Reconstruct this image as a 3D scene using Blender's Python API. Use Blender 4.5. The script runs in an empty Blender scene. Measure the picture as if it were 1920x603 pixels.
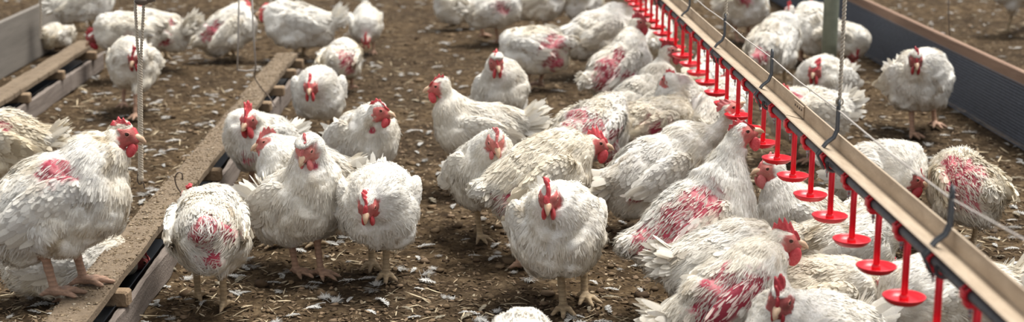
import bpy, math, random
import numpy as np
from mathutils import Matrix, Vector, Euler
R_ = math.radians
rng = np.random.default_rng(7)
random.seed(7)
scene = bpy.context.scene
col = scene.collection

# ------------------------------------------------------------------ camera
F_PX, CX, CY, CAMH = 2800.0, 960.0, 301.5, 1.43
cam_d = bpy.data.cameras.new('camera'); cam = bpy.data.objects.new('camera', cam_d); col.objects.link(cam)
cam.location = (0, 0, CAMH)
cam.rotation_euler = Euler((R_(90-13.0), 0, R_(-1.81)), 'XYZ')
cam_d.sensor_width = 36.0; cam_d.lens = F_PX/1920*36
cam_d.clip_start = .05
cam_d.dof.use_dof = True; cam_d.dof.focus_distance = 4.45; cam_d.dof.aperture_fstop = 3.0
scene.camera = cam
CR = np.array(cam.rotation_euler.to_matrix())
CO = np.array([0, 0, CAMH])
def ray(u, v):
    return CR @ np.array([(u-CX)/F_PX, -(v-CY)/F_PX, -1.0])
def at_z(u, v, z=0.0):
    d = ray(u, v); return CO + d*(z-CAMH)/d[2]
def at_y(u, v, Y):
    d = ray(u, v); return CO + d*(Y/d[1])
def proj(P):
    q = (np.asarray(P)-CO) @ CR
    return np.stack([CX - F_PX*q[..., 0]/q[..., 2], CY + F_PX*q[..., 1]/q[..., 2]], -1), -q[..., 2]

# ------------------------------------------------------------------ helpers
def tag(o, label=None, cat=None, group=None, kind=None):
    if label: o['label'] = label
    if cat: o['category'] = cat
    if group: o['group'] = group
    if kind: o['kind'] = kind
    return o
def empty(name, loc=(0, 0, 0), rz=0.0):
    o = bpy.data.objects.new(name, None); o.location = loc; o.rotation_euler = (0, 0, rz)
    o.empty_display_size = .05; col.objects.link(o); return o
def link(name, me, parent=None, loc=None):
    o = bpy.data.objects.new(name, me); col.objects.link(o)
    if parent: o.parent = parent
    if loc is not None: o.location = loc
    return o
def make_mesh(name, V, Q, mats, cols=None, skin=None, matidx=None, smooth=True, T=None, nrm=None):
    """V (n,3), Q (m,4) quads, T (k,3) tris"""
    me = bpy.data.meshes.new(name)
    V = np.asarray(V, np.float32)
    Q = np.asarray(Q, np.int32).reshape(-1, 4) if Q is not None and len(Q) else np.zeros((0, 4), np.int32)
    T = np.asarray(T, np.int32).reshape(-1, 3) if T is not None and len(T) else np.zeros((0, 3), np.int32)
    me.vertices.add(len(V)); me.vertices.foreach_set('co', V.ravel())
    loops = np.concatenate([Q.ravel(), T.ravel()])
    me.loops.add(len(loops)); me.loops.foreach_set('vertex_index', loops)
    nf = len(Q)+len(T)
    me.polygons.add(nf)
    starts = np.concatenate([np.arange(len(Q))*4, len(Q)*4+np.arange(len(T))*3]).astype(np.int32)
    me.polygons.foreach_set('loop_start', starts)
    for m in mats: me.materials.append(m)
    if matidx is not None: me.polygons.foreach_set('material_index', np.asarray(matidx, np.int32))
    me.polygons.foreach_set('use_smooth', np.full(nf, smooth, bool))
    me.update(calc_edges=True); me.validate()
    if nrm is not None:
        nrm = np.asarray(nrm, np.float32); nrm = nrm/(np.linalg.norm(nrm, axis=1)[:, None]+1e-9)
        me.normals_split_custom_set_from_vertices(nrm)
    if cols is not None:
        a = me.attributes.new('col', 'FLOAT_COLOR', 'POINT')
        c4 = np.ones((len(V), 4), np.float32); c4[:, :3] = cols
        a.data.foreach_set('color', c4.ravel())
    if skin is not None:
        a = me.attributes.new('skin', 'FLOAT', 'POINT'); a.data.foreach_set('value', np.asarray(skin, np.float32))
    return me
class MB:
    """collects simple solids into one mesh"""
    def __init__(s): s.V = []; s.Q = []; s.T = []; s.n = 0
    def add(s, V, Q=None, T=None):
        V = np.asarray(V, float)
        s.V.append(V)
        if Q is not None and len(Q): s.Q.append(np.asarray(Q, int)+s.n)
        if T is not None and len(T): s.T.append(np.asarray(T, int)+s.n)
        s.n += len(V)
    def box(s, c, size, M=None, bev=0.0):
        hx, hy, hz = np.array(size)/2.0
        b = min(bev, hx*.45, hy*.45, hz*.45)
        if b <= 0:
            V = np.array([[x, y, z] for x in (-hx, hx) for y in (-hy, hy) for z in (-hz, hz)])
            Q = [[0, 1, 3, 2], [4, 6, 7, 5], [0, 4, 5, 1], [2, 3, 7, 6], [0, 2, 6, 4], [1, 5, 7, 3]]
            if M is not None: V = V @ np.asarray(M).T
            s.add(V+np.array(c), Q); return
        # bevelled box: 8-gon style section swept along y
        sec = [(-hx+b, -hz), (hx-b, -hz), (hx, -hz+b), (hx, hz-b), (hx-b, hz), (-hx+b, hz), (-hx, hz-b), (-hx, -hz+b)]
        V = []
        for yy, k in ((-hy, 1), (-hy+b, 0), (hy-b, 0), (hy, 1)):
            for (x, z) in sec:
                V.append([x*(1-k*b/hx*.9), yy, z*(1-k*b/hz*.9)])
        Q = []
        for r in range(3):
            for i in range(8):
                j = (i+1) % 8
                Q.append([r*8+i, r*8+j, (r+1)*8+j, (r+1)*8+i])
        T = []
        for i in range(1, 7): T.append([0, i+1, i]); T.append([24, 24+i, 24+i+1])
        V = np.array(V)
        if M is not None: V = V @ np.asarray(M).T
        s.add(V+np.array(c), Q, T)
    def tube(s, pts, r, n=8, cap=True):
        pts = np.asarray(pts, float); m = len(pts)
        r = np.full(m, r) if np.isscalar(r) else np.asarray(r)
        tan = np.gradient(pts, axis=0); tan /= np.linalg.norm(tan, axis=1)[:, None]+1e-12
        up = np.array([0, 0, 1.0]) if abs(tan[0, 2]) < .9 else np.array([1.0, 0, 0])
        a = np.cross(up, tan[0]); a /= np.linalg.norm(a)
        V = []
        for i in range(m):
            a = a-tan[i]*a.dot(tan[i]); a /= np.linalg.norm(a); b = np.cross(tan[i], a)
            for k in range(n):
                t = 2*math.pi*k/n; V.append(pts[i]+r[i]*(a*math.cos(t)+b*math.sin(t)))
        Q = [[i*n+k, i*n+(k+1) % n, (i+1)*n+(k+1) % n, (i+1)*n+k] for i in range(m-1) for k in range(n)]
        T = []
        if cap:
            V.append(pts[0]); V.append(pts[-1]); c0 = m*n; c1 = c0+1
            T = [[c0, (k+1) % n, k] for k in range(n)]+[[c1, (m-1)*n+k, (m-1)*n+(k+1) % n] for k in range(n)]
        s.add(V, Q, T)
    def lathe(s, prof, c, n=20):
        m = len(prof); V = []
        for (r, z) in prof:
            for k in range(n):
                t = 2*math.pi*k/n; V.append([c[0]+r*math.cos(t), c[1]+r*math.sin(t), c[2]+z])
        Q = [[i*n+k, i*n+(k+1) % n, (i+1)*n+(k+1) % n, (i+1)*n+k] for i in range(m-1) for k in range(n)]
        s.add(V, Q)
    def ell(s, c, r, M=None, nu=12, nv=8):
        V = [];
        for i in range(nv+1):
            p = math.pi*i/nv
            for k in range(nu):
                t = 2*math.pi*k/nu; V.append([r[0]*math.sin(p)*math.cos(t), r[1]*math.sin(p)*math.sin(t), r[2]*math.cos(p)])
        V = np.array(V)
        if M is not None: V = V @ np.asarray(M).T
        Q = [[i*nu+k, (i+1)*nu+k, (i+1)*nu+(k+1) % nu, i*nu+(k+1) % nu] for i in range(nv) for k in range(nu)]
        s.add(V+np.array(c), Q)
    def mesh(s, name, m, smooth=True):
        V = np.concatenate(s.V); Q = np.concatenate(s.Q) if s.Q else None; T = np.concatenate(s.T) if s.T else None
        return make_mesh(name, V, Q, [m], smooth=smooth, T=T)
    def build(s, name, m, parent=None, smooth=True):
        return link(name, s.mesh(name, m, smooth), parent)

_w = rng.normal(size=(24, 3)); _ph = rng.uniform(0, 6.28, 24)
def noise(P, freq, seed=0):
    """cheap smooth vectorised noise, about -1..1"""
    P = np.asarray(P)*freq+seed*3.17
    out = np.zeros(P.shape[:-1])
    Q = P + .6*np.sin(P[..., [1, 2, 0]]*1.3+seed)
    for i in range(8):
        out += np.sin(Q @ _w[(i+seed*3) % 24]*1.6+_ph[(i+seed) % 24])
    return out/3.2
def sstep(a, b, x):
    t = np.clip((x-a)/(b-a), 0, 1); return t*t*(3-2*t)

# ------------------------------------------------------------------ materials
def nmat(name):
    m = bpy.data.materials.new(name); m.use_nodes = True
    nt = m.node_tree; b = nt.nodes['Principled BSDF']; return m, nt, b
def ramp(nt, fac, stops):
    r = nt.nodes.new('ShaderNodeValToRGB'); e = r.color_ramp.elements
    while len(e) < len(stops): e.new(.5)
    for i, (p, c) in enumerate(stops): e[i].position = p; e[i].color = (*c, 1)
    nt.links.new(fac, r.inputs['Fac']); return r.outputs['Color']
def tnoise(nt, scale, detail=4, rough=.6, vec=None, dist=0):
    n = nt.nodes.new('ShaderNodeTexNoise'); n.inputs['Scale'].default_value = scale
    n.inputs['Detail'].default_value = detail; n.inputs['Roughness'].default_value = rough; n.inputs['Distortion'].default_value = dist
    if vec is not None: nt.links.new(vec, n.inputs['Vector'])
    return n.outputs['Fac']
def objvec(nt, scale=(1, 1, 1), which='Object'):
    t = nt.nodes.new('ShaderNodeTexCoord'); mp = nt.nodes.new('ShaderNodeMapping'); mp.inputs['Scale'].default_value = scale
    nt.links.new(t.outputs[which], mp.inputs['Vector']); return mp.outputs['Vector']
def bump(nt, b, h, strength, dist):
    bp = nt.nodes.new('ShaderNodeBump'); bp.inputs['Strength'].default_value = strength; bp.inputs['Distance'].default_value = dist
    nt.links.new(h, bp.inputs['Height']); nt.links.new(bp.outputs['Normal'], b.inputs['Normal'])
def mixc(nt, f, a, b, mode='MIX'):
    m = nt.nodes.new('ShaderNodeMix'); m.data_type = 'RGBA'; m.blend_type = mode
    for sock, v in ((m.inputs[0], f), (m.inputs[6], a), (m.inputs[7], b)):
        if hasattr(v, 'is_output') or hasattr(v, 'links'): nt.links.new(v, sock)
        else: sock.default_value = v if not isinstance(v, tuple) else (*v, 1)
    return m.outputs[2]
def attr(nt, name, out='Color'):
    a = nt.nodes.new('ShaderNodeAttribute'); a.attribute_name = name; return a.outputs[out]

def feather_mat(name, transl=.25):
    m, nt, b = nmat(name)
    c = attr(nt, 'col')
    n1 = tnoise(nt, 260, 3, .7, objvec(nt))
    v = ramp(nt, n1, [(.3, (.92, .91, .89)), (.65, (1, 1, 1))])
    cc = mixc(nt, 1.0, c, v, 'MULTIPLY')
    nt.links.new(cc, b.inputs['Base Color']); b.inputs['Roughness'].default_value = .8
    b.inputs['Specular IOR Level'].default_value = .15
    bump(nt, b, n1, .35, .002)
    tr = nt.nodes.new('ShaderNodeBsdfTranslucent'); nt.links.new(cc, tr.inputs['Color'])
    mx = nt.nodes.new('ShaderNodeMixShader'); mx.inputs[0].default_value = transl
    nt.links.new(b.outputs[0], mx.inputs[1]); nt.links.new(tr.outputs[0], mx.inputs[2])
    nt.links.new(mx.outputs[0], nt.nodes['Material Output'].inputs['Surface']); return m
def body_mat():
    m, nt, b = nmat('hen_body')
    c = attr(nt, 'col'); s = attr(nt, 'skin', 'Fac')
    ov = objvec(nt)
    n1 = tnoise(nt, 180, 4, .7, ov)
    v = ramp(nt, n1, [(.3, (.84, .83, .81)), (.65, (1, 1, 1))])
    cc = mixc(nt, 1.0, c, v, 'MULTIPLY'); nt.links.new(cc, b.inputs['Base Color'])
    r = nt.nodes.new('ShaderNodeMapRange'); r.inputs[3].default_value = .85; r.inputs[4].default_value = .5
    nt.links.new(s, r.inputs[0]); nt.links.new(r.outputs[0], b.inputs['Roughness'])
    b.inputs['Specular IOR Level'].default_value = .25
    bump(nt, b, tnoise(nt, 320, 3, .7, ov), .6, .003)
    return m
def skin_mat(name, c0, c1, rough=.45, sss=.15, scale=160, bs=.4):
    m, nt, b = nmat(name)
    n = tnoise(nt, scale, 4, .65, objvec(nt))
    nt.links.new(ramp(nt, n, [(.3, c0), (.7, c1)]), b.inputs['Base Color'])
    b.inputs['Roughness'].default_value = rough
    b.inputs['Subsurface Weight'].default_value = sss; b.inputs['Subsurface Radius'].default_value = (.01, .003, .002); b.inputs['Subsurface Scale'].default_value = .6
    bump(nt, b, tnoise(nt, scale*2, 2, .6, objvec(nt)), bs, .002); return m
M_FEA = feather_mat('hen_plumage'); M_BODY = body_mat()
M_COMB = skin_mat('comb_skin', (.50, .030, .040), (.66, .10, .11))
M_COMB_P = skin_mat('comb_skin_pale', (.56, .12, .12), (.70, .22, .21))
M_COMB_D = skin_mat('comb_skin_dark', (.30, .012, .02), (.42, .035, .045))
M_BEAK = skin_mat('beak_horn', (.52, .32, .20), (.68, .50, .34), .4, .05, 90, .2)
M_EYE, _nt, _b = nmat('eye'); _b.inputs['Base Color'].default_value = (.045, .018, .008, 1); _b.inputs['Roughness'].default_value = .12
M_LID = skin_mat('eyelid_skin', (.55, .17, .14), (.66, .30, .24))
M_LOBE = skin_mat('lobe_skin', (.60, .36, .30), (.70, .52, .45))

# ------------------------------------------------------------------ implicit bodies
def surface_nets(Fd, org, h):
    s = Fd < 0
    nx, ny, nz = Fd.shape
    c = np.zeros((nx-1, ny-1, nz-1), np.int8)
    for i in (0, 1):
        for j in (0, 1):
            for k in (0, 1):
                c += s[i:nx-1+i, j:ny-1+j, k:nz-1+k]
    act = (c > 0) & (c < 8)
    idx = np.full(c.shape, -1, np.int32); cells = np.argwhere(act); idx[act] = np.arange(len(cells))
    acc = np.zeros((len(cells), 3)); cnt = np.zeros(len(cells))
    I, J, K = cells.T
    corner = {(i, j, k): Fd[I+i, J+j, K+k] for i in (0, 1) for j in (0, 1) for k in (0, 1)}
    for a in corner:
        for ax in range(3):
            if a[ax] == 0:
                b = list(a); b[ax] = 1; b = tuple(b)
                fa, fb = corner[a], corner[b]
                m = (fa < 0) != (fb < 0)
                t = np.where(m, fa/(fa-fb+1e-20), 0)
                p = np.array(a, float)[None, :].repeat(len(cells), 0); p[:, ax] = t
                acc += p*m[:, None]; cnt += m
    V = (cells+acc/cnt[:, None])*h+org
    quads = []
    for ax in range(3):
        u, v = (ax+1) % 3, (ax+2) % 3
        sl0 = [slice(1, -1)]*3; sl1 = [slice(1, -1)]*3
        sl0[ax] = slice(0, -1); sl1[ax] = slice(1, None)
        s0 = s[tuple(sl0)]; s1 = s[tuple(sl1)]
        for flip, mk in ((False, s0 & ~s1), (True, ~s0 & s1)):
            e = np.argwhere(mk)
            off = np.array([1, 1, 1]); off[ax] = 0
            e = e+off
            def g(du, dv):
                q = e.copy(); q[:, u] -= du; q[:, v] -= dv; return idx[q[:, 0], q[:, 1], q[:, 2]]
            q = np.stack([g(1, 1), g(0, 1), g(0, 0), g(1, 0)], 1)
            if flip: q = q[:, ::-1]
            quads.append(q)
    return V, np.concatenate(quads)
def d_cone(P, a, b, ra, rb):
    ba = b-a; L2 = ba.dot(ba)+1e-12
    t = np.clip(((P-a) @ ba)/L2, 0, 1)
    return np.linalg.norm(P-a-t[..., None]*ba, axis=-1)-(ra+(rb-ra)*t)
def d_ell(P, c, r, M):
    q = (P-c) @ M            # M columns = axes
    k0 = np.linalg.norm(q/r, axis=-1); k1 = np.linalg.norm(q/(r*r), axis=-1)
    return k0*(k0-1)/(k1+1e-9)
class Prim:
    def __init__(s, kind, tagname, flow, k, **kw): s.kind = kind; s.tag = tagname; s.flow = np.asarray(flow, float); s.k = k; s.__dict__.update(kw)
    def d(s, P):
        return d_cone(P, s.a, s.b, s.ra, s.rb) if s.kind == 'c' else d_ell(P, s.c, s.r, s.M)
    def box(s):
        if s.kind == 'c':
            r = max(s.ra, s.rb); return np.minimum(s.a, s.b)-r, np.maximum(s.a, s.b)+r
        r = max(s.r); return s.c-r, s.c+r
def polygonise(prims, h):
    lo = np.min([p.box()[0] for p in prims], 0)-3*h; hi = np.max([p.box()[1] for p in prims], 0)+3*h
    n = np.ceil((hi-lo)/h).astype(int)+1
    Fd = np.full(n, .05, np.float32)
    ax = [lo[i]+np.arange(n[i])*h for i in range(3)]
    for p in prims:
        a, b = p.box(); m = p.k+2*h
        i0 = np.maximum(((a-m-lo)/h).astype(int), 0); i1 = np.minimum(((b+m-lo)/h).astype(int)+2, n)
        X, Y, Z = np.meshgrid(ax[0][i0[0]:i1[0]], ax[1][i0[1]:i1[1]], ax[2][i0[2]:i1[2]], indexing='ij')
        d = p.d(np.stack([X, Y, Z], -1))
        sl = tuple(slice(i0[q], i1[q]) for q in range(3))
        f = Fd[sl]; hh = np.clip(p.k-np.abs(f-d), 0, None)/p.k
        Fd[sl] = np.minimum(f, d)-hh*hh*p.k*.25
    return surface_nets(Fd, lo, h)

def Ry(p):   # pitch up positive about y, x forward
    c, s = math.cos(p), math.sin(p); return np.array([[c, 0, -s], [0, 1, 0], [s, 0, c]])
def Rz(a):
    c, s = math.cos(a), math.sin(a); return np.array([[c, -s, 0], [s, c, 0], [0, 0, 1]])
def Rx(a):
    c, s = math.cos(a), math.sin(a); return np.array([[1, 0, 0], [0, c, -s], [0, s, c]])

# feather template: rows x 3
FT_V = np.array([0, 0, 0, .38, .40, .38, .74, .78, .74, .93, 1.0, .93])
FT_U = np.array([-.35, 0, .35, -1, 0, 1, -.9, 0, .9, -.42, 0, .42])
FT_Q = np.array([[0, 1, 4, 3], [1, 2, 5, 4], [3, 4, 7, 6], [4, 5, 8, 7], [6, 7, 10, 9], [7, 8, 11, 10]])[:, ::-1]
def feathers(P, Nn, Tt, L, W, lift, curl, rg, rag=.0):
    n = len(P)
    B = np.cross(Nn, Tt); B /= np.linalg.norm(B, axis=1)[:, None]+1e-9
    v = FT_V[None, :, None]; u = FT_U[None, :, None]
    if rag > 0:
        v = v+rg.normal(0, rag, (n, 12, 1))*(v > .1); u = u*(1+rg.normal(0, rag*2, (n, 12, 1)))
    L_ = L[:, None, None]; W_ = W[:, None, None]; l = lift[:, None, None]; c = curl[:, None, None]
    V = P[:, None]+Tt[:, None]*v*L_*np.cos(l)+Nn[:, None]*(v*L_*np.sin(l)-c*v*v*L_)+B[:, None]*u*W_-Nn[:, None]*np.abs(u)*W_*.10
    Q = (FT_Q[None]+(np.arange(n)*12)[:, None, None]).reshape(-1, 4)
    return V.reshape(-1, 3), Q
WHITE = np.array([.88, .855, .80]); CREAM = np.array([.80, .70, .52]); DIRT = np.array([.42, .32, .19])
SKINR = np.array([.38, .045, .075]); SKINP = np.array([.58, .19, .21]); FACE = np.array([.62, .15, .14]); LEG = np.array([.58, .36, .25]); LEGY = np.array([.56, .42, .26])

HENS = []
def hen(label, cx, cy, gy, yaw, head, hyaw, hp=0, S=1.0, pitch=10, feet=None, bz=0.0, patches=(), dirt=.35, comb=1.0, tail=1.0, tailup=25,
        dd=None, lod=0, combm=0, flop=0.0, ruffle=1.0, hs=1.0, body_w=1.0, group='white hens loose in the barn'):
    HENS.append(dict(label=label, cx=cx, cy=cy, gy=gy, yaw=yaw, head=head, hyaw=hyaw, hp=hp, S=S, pitch=pitch, feet=feet, bz=bz, patches=patches, dirt=dirt,
                     comb=comb, tail=tail, tailup=tailup, dd=dd, lod=lod, combm=combm, flop=flop, hs=hs, ruffle=ruffle, body_w=body_w, group=group))

def build_hen(H, seed):
    rg = np.random.default_rng(seed*13+5)
    S = H['S']; lod = H['lod']; yaw = R_(H['yaw'])
    g = at_z(H['cx'], H['gy'], H['bz']); Yb = g[1]
    bc_w = at_y(H['cx'], H['cy'], Yb)
    base = np.array([bc_w[0], bc_w[1], H['bz']])
    Rw = Rz(yaw)                              # local -> world
    toL = lambda p: (np.asarray(p)-base) @ Rw   # world -> local
    bc = toL(bc_w)
    dd = H['dd'] if H['dd'] is not None else .19*S*math.sin(yaw)
    hc_w = at_y(H['head'][0], H['head'][1], Yb+dd); hc = toL(hc_w)
    if np.linalg.norm(hc-bc) < .20*S: print('NEAR', round(float(np.linalg.norm(hc-bc)/S), 3), H['label'][:60])
    if np.linalg.norm(hc-bc) > .36*S: print('FAR', round(float(np.linalg.norm(hc-bc)/S), 3), H['label'][:60])
    BM = Ry(R_(H['pitch']))
    bw = H['body_w']
    L = lambda x, y, z: bc+BM @ (np.array([x, y, z])*S)
    nb = L(.10, 0, .045)
    HMl = Rz(R_(H['hyaw'])-yaw) @ Ry(R_(H['hp']))
    HM = HMl; HS = 1.0+.22*H['hs']
    hd = lambda x, y, z: hc+HM @ (np.array([x, y, z])*HS)
    bflow = BM @ np.array([-1, 0, -.28])
    pr = []
    E = lambda c, r, tg, fl, k=.03, M=BM: pr.append(Prim('e', tg, fl, k, c=c, r=np.array(r, float), M=M))
    C = lambda a, b, ra, rb, tg, fl=None, k=.02: pr.append(Prim('c', tg, (b-a)/(np.linalg.norm(b-a)+1e-9) if fl is None else fl, k, a=a, b=b, ra=ra, rb=rb))
    E(bc, np.array([.155, .108*bw, .112])*S, 'body', bflow)
    E(L(.065, 0, -.022), np.array([.10, .104*bw, .102])*S, 'body', BM @ np.array([-.45, 0, -1]))
    C(L(-.09, 0, .005), L(-.190, 0, .040), .080*S, .034*S, 'body', bflow, .04)
    E(L(-.10, 0, -.045), np.array([.072, .072*bw, .058])*S, 'body', BM @ np.array([-.6, 0, -.8]), .04)
    # neck
    back = HM @ np.array([-1, 0, -.2])
    p0 = L(.088, 0, .022); p3 = hd(-.016, 0, -.010)
    dist = np.linalg.norm(p3-p0)
    p1 = p0+(BM @ np.array([.55, 0, .62]))*dist*.36
    p2 = p3+(back*.45+np.array([0, 0, -.85]))*dist*.36
    ts = np.linspace(0, 1, 8); pts = np.array([(1-t)**3*p0+3*(1-t)**2*t*p1+3*(1-t)*t*t*p2+t**3*p3 for t in ts])
    rad = S*(.066*(1-ts)**1.6+.029+.004*np.sin(ts*math.pi))*(1-.16*ts)
    rad[-1] = .025*HS
    for i in range(7): C(pts[i], pts[i+1], rad[i], rad[i+1], 'neck', (pts[i]-pts[i+1])/(np.linalg.norm(pts[i]-pts[i+1])+1e-9), .03 if i < 4 else .012)
    E(hd(-.004, 0, .002), np.array((.033, .0235, .026))*HS, 'head', HM @ np.array([-1, 0, -.1]), .012, HM)
    C(hd(.008, 0, -.004), hd(.030, 0, -.007), .0185*HS, .0105*HS, 'head', HM @ np.array([-1, 0, 0]), .01)
    for sy in (-1, 1): E(hd(.012, sy*.0155, .006), np.array((.011, .006, .009))*HS, 'head', HM @ np.array([-1, 0, 0]), .006, HM)
    # legs
    foot = []
    if H['feet']:
        for (u, v) in H['feet']: foot.append(toL(at_z(u, v, H['bz'])))
        foot.sort(key=lambda p: -p[1])
        if len(foot) == 1: foot.append(foot[0]+np.array([.03, -.11 if foot[0][1] > 0 else .11, 0])*S)
        foot.sort(key=lambda p: -p[1])
    else:
        fx = bc[0]+.01*S+rg.uniform(-.012, .012)
        foot = [np.array([fx+rg.uniform(-.02, .03), .055*S, 0]), np.array([fx+rg.uniform(-.02, .03), -.055*S, 0])]
    hipz = bc[2]
    for i, sy in enumerate((1, -1)):
        ft = foot[i]; ft[2] = 0
        hip = L(-.015, sy*.058*bw, -.045)
        hz = min(.125*S, max(.05, hip[2]-.05))
        hock = np.array([ft[0]-.022*S, ft[1]*.9+hip[1]*.1, hz])
        knee = np.array([(hip[0]*.6+hock[0]*.4)+.03*S, hip[1]*.75+hock[1]*.25, hip[2]*.55+hock[2]*.45])
        C(hip, knee, .060*S, .043*S, 'thigh', None, .022)
        C(knee, hock+np.array([0, 0, .010]), .043*S, .0165*S, 'thigh', None, .016)
        ank = ft+np.array([0, 0, .016])
        C(hock+np.array([0, 0, .004]), (hock+ank)/2, .0130*S, .0094*S, 'leg', None, .012)
        C((hock+ank)/2, ank, .0094*S, .0108*S, 'leg', None, .008)
        ta = rg.uniform(-.2, .2)
        for a, ln in ((-.55, .052), (0, .066), (.55, .055), (math.pi+.25*sy, .030)):
            dv = np.array([math.cos(a+ta), math.sin(a+ta), 0])
            m = ft+dv*ln*.5*S+np.array([0, 0, .016]); t = ft+dv*ln*S+np.array([0, 0, .0075])
            C(ank+dv*.003, m, .0095*S, .0078*S, 'leg', None, .006)
            C(m, t, .0080*S, .0056*S, 'leg', None, .004)
            C(t, t+dv*.014*S+np.array([0, 0, -.003]), .0045, .002, 'claw', None, .002)
    h = (.0046, .006, .0075)[lod]
    V, Q = polygonise(pr, h)
    # weights
    D = np.stack([p.d(V) for p in pr], 1)
    near = D.argmin(1); tags = np.array([p.tag for p in pr]); vt = tags[near]
    Wt = np.exp(-np.clip(D-D.min(1, keepdims=True), 0, .2)/.02)
    flow = Wt @ np.array([p.flow for p in pr])
    isleg = (vt == 'leg') | (vt == 'claw')
    # face normals
    q = V[Q]; fn = np.cross(q[:, 2]-q[:, 0], q[:, 3]-q[:, 1]); fa = np.linalg.norm(fn, axis=1)*.5; fn /= (2*fa[:, None]+1e-12)
    fcen = q.mean(1)
    # lumpy flesh
    vn = np.zeros_like(V)
    for k in range(4): np.add.at(vn, Q[:, k], fn*fa[:, None])
    vn /= np.linalg.norm(vn, axis=1)[:, None]+1e-12
    V0 = V.copy()
    bl = (V-bc) @ BM/S
    crease = np.exp(-(bl[:, 1]/.016)**2)*sstep(.03, .09, bl[:, 0])*sstep(.03, -.05, bl[:, 2])*(vt == 'body')
    lump = noise(V+seed, 14, 1)*.0085*S+noise(V+seed, 34, 6)*.0045*S+noise(V+seed, 70, 2)*.0015*S-.010*S*crease
    hv = (V-hc) @ HM/HS
    facev = sstep(-.012, .0, hv[:, 0]+.006*noise(V, 120, 3))*(np.linalg.norm(hv, axis=1) < .050)*(hv[:, 2] > -.032)*(hv[:, 2] < .019)*(np.abs(hv[:, 1]) < .0275)
    facev = np.where(vt == 'head', facev, facev*(np.linalg.norm(hv, axis=1) < .036))
    legm = isleg.astype(float)
    V = V+vn*(lump*(1-np.clip(legm+facev, 0, 1)))[:, None]
    # patches
    wV = V @ Rw.T+base; pp, dep = proj(wV)
    pc = []
    for (u, v, r) in H['patches']:
        dpx = np.hypot(pp[:, 0]-u, pp[:, 1]-v)
        cand = np.argsort(dpx)[:60]; c = cand[dep[cand].argmin()]
        pc.append((V[c], r*S*1.2))
    def patchmask(P):
        m = np.zeros(len(P))
        for c, r in pc:
            dr = np.linalg.norm(P-c, axis=1)/r
            m = np.maximum(m, 1-sstep(.65, 1.15, dr+noise(P, 60, seed % 7)*.30))
        return m
    pm = patchmask(V)
    # colours
    dirtm = np.clip(.5+.9*noise(V+seed*.3, 9, 3)+.35*noise(V, 40, 4), 0, 1)
    low = sstep(.02, -.12, (V-bc)[:, 2]/S)
    dm = np.clip(H['dirt']*(dirtm*.8+low*.5*dirtm), 0, 1)
    def plum(P, d, rgx=None):
        c = WHITE*(1-d[:, None])+CREAM*d[:, None]
        dk = np.clip(noise(P+seed, 30, 5)-.75, 0, 1)*H['dirt']*1.4
        return c*(1-dk[:, None])+DIRT*dk[:, None]
    cols = plum(V, dm)*.96
    sp = sstep(-.3, .6, noise(V, 90, 6))[:, None]
    skc = SKINR*sp+SKINP*(1-sp)
    cols = cols*(1-pm[:, None])+skc*pm[:, None]
    fc = FACE*(1-.35*(1-sp))+np.array([.12, .07, .05])*.6*(1-sp)
    if H['combm'] == 1: fc = fc*.7+np.array([.72, .34, .28])*.3
    if H['combm'] == 2: fc = fc*.62
    cols = cols*(1-facev[:, None])+fc*facev[:, None]
    lc = LEG if seed % 2 else LEGY
    sc = .82+.18*np.sin(V[:, 2]*900)[:, None]*(vt == 'leg')[:, None]
    mud = sstep(.045, .0, V[:, 2])[:, None]*.55*sstep(-.5, .6, noise(V, 70, 2))[:, None]
    lcc = (lc*sc)*(1-mud)+np.array([.14, .09, .055])*mud
    cols = np.where(legm[:, None] > 0, lcc, cols)
    cols = np.where((vt == 'claw')[:, None], np.array([.30, .22, .15]), cols)
    skin = np.clip(pm+facev+legm, 0, 1)
    # feather sampling on faces
    ftag = vt[Q[:, 0]]; fface = facev[Q].max(1); fpm = pm[Q].mean(1); ffl = flow[Q].mean(1)
    hl = (fcen-bc) @ BM
    ln = np.where(ftag == 'head', .009, np.where(ftag == 'neck', .017, np.where(ftag == 'thigh', .019, .024)))
    ln = ln*(1+.35*sstep(-.05*S, -.16*S, hl[:, 0])*(ftag == 'body'))
    dh = np.linalg.norm(fcen-hc, axis=1)
    ln = np.minimum(ln, .006+.16*np.clip(dh-.02, 0, 1))
    ok = (ftag != 'leg') & (ftag != 'claw') & (fface < .35)
    dens = (.34, .40, .46)[lod]
    mult = (1, 1.15, 1.35)[lod]
    softF = np.clip(sstep(.0, .07, hl[:, 0]/S)+(ftag != 'body')*.9+sstep(.03, -.05, hl[:, 2]/S), 0, 1)
    prob = fa/(ln*mult*dens)**2*ok*(1-.74*fpm)*(1-.72*softF)
    reps = np.floor(prob).astype(int)+(rg.random(len(prob)) < prob-np.floor(prob))
    fi = np.repeat(np.arange(len(Q)), reps)
    w = rg.dirichlet((1, 1, 1, 1), len(fi)); P = (V[Q[fi]]*w[..., None]).sum(1)
    N = fn[fi]; T = ffl[fi]; T = T/(np.linalg.norm(T, axis=1)[:, None]+1e-9)
    T = T+rg.normal(0, .16, T.shape)*H['ruffle']
    T = T-N*(T*N).sum(1)[:, None]; T /= np.linalg.norm(T, axis=1)[:, None]+1e-9
    Lf = ln[fi]*mult*rg.uniform(.75, 1.25, len(fi)); 
    pmf = fpm[fi]
    soft = softF[fi]
    Wf = Lf*rg.uniform(.20, .32, len(fi))*(1-.72*pmf)*(1-.45*soft); Lf = Lf*(1-.5*pmf)
    lift = (rg.gamma(1.5, .024, len(fi))*H['ruffle']**1.7+.015)*(1-.65*soft)+.12*pmf; curl = rg.uniform(.02, .14, len(fi))
    FV, FQ = feathers(P+N*.001, N, T, Lf, Wf, lift, curl, rg, .03)
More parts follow.
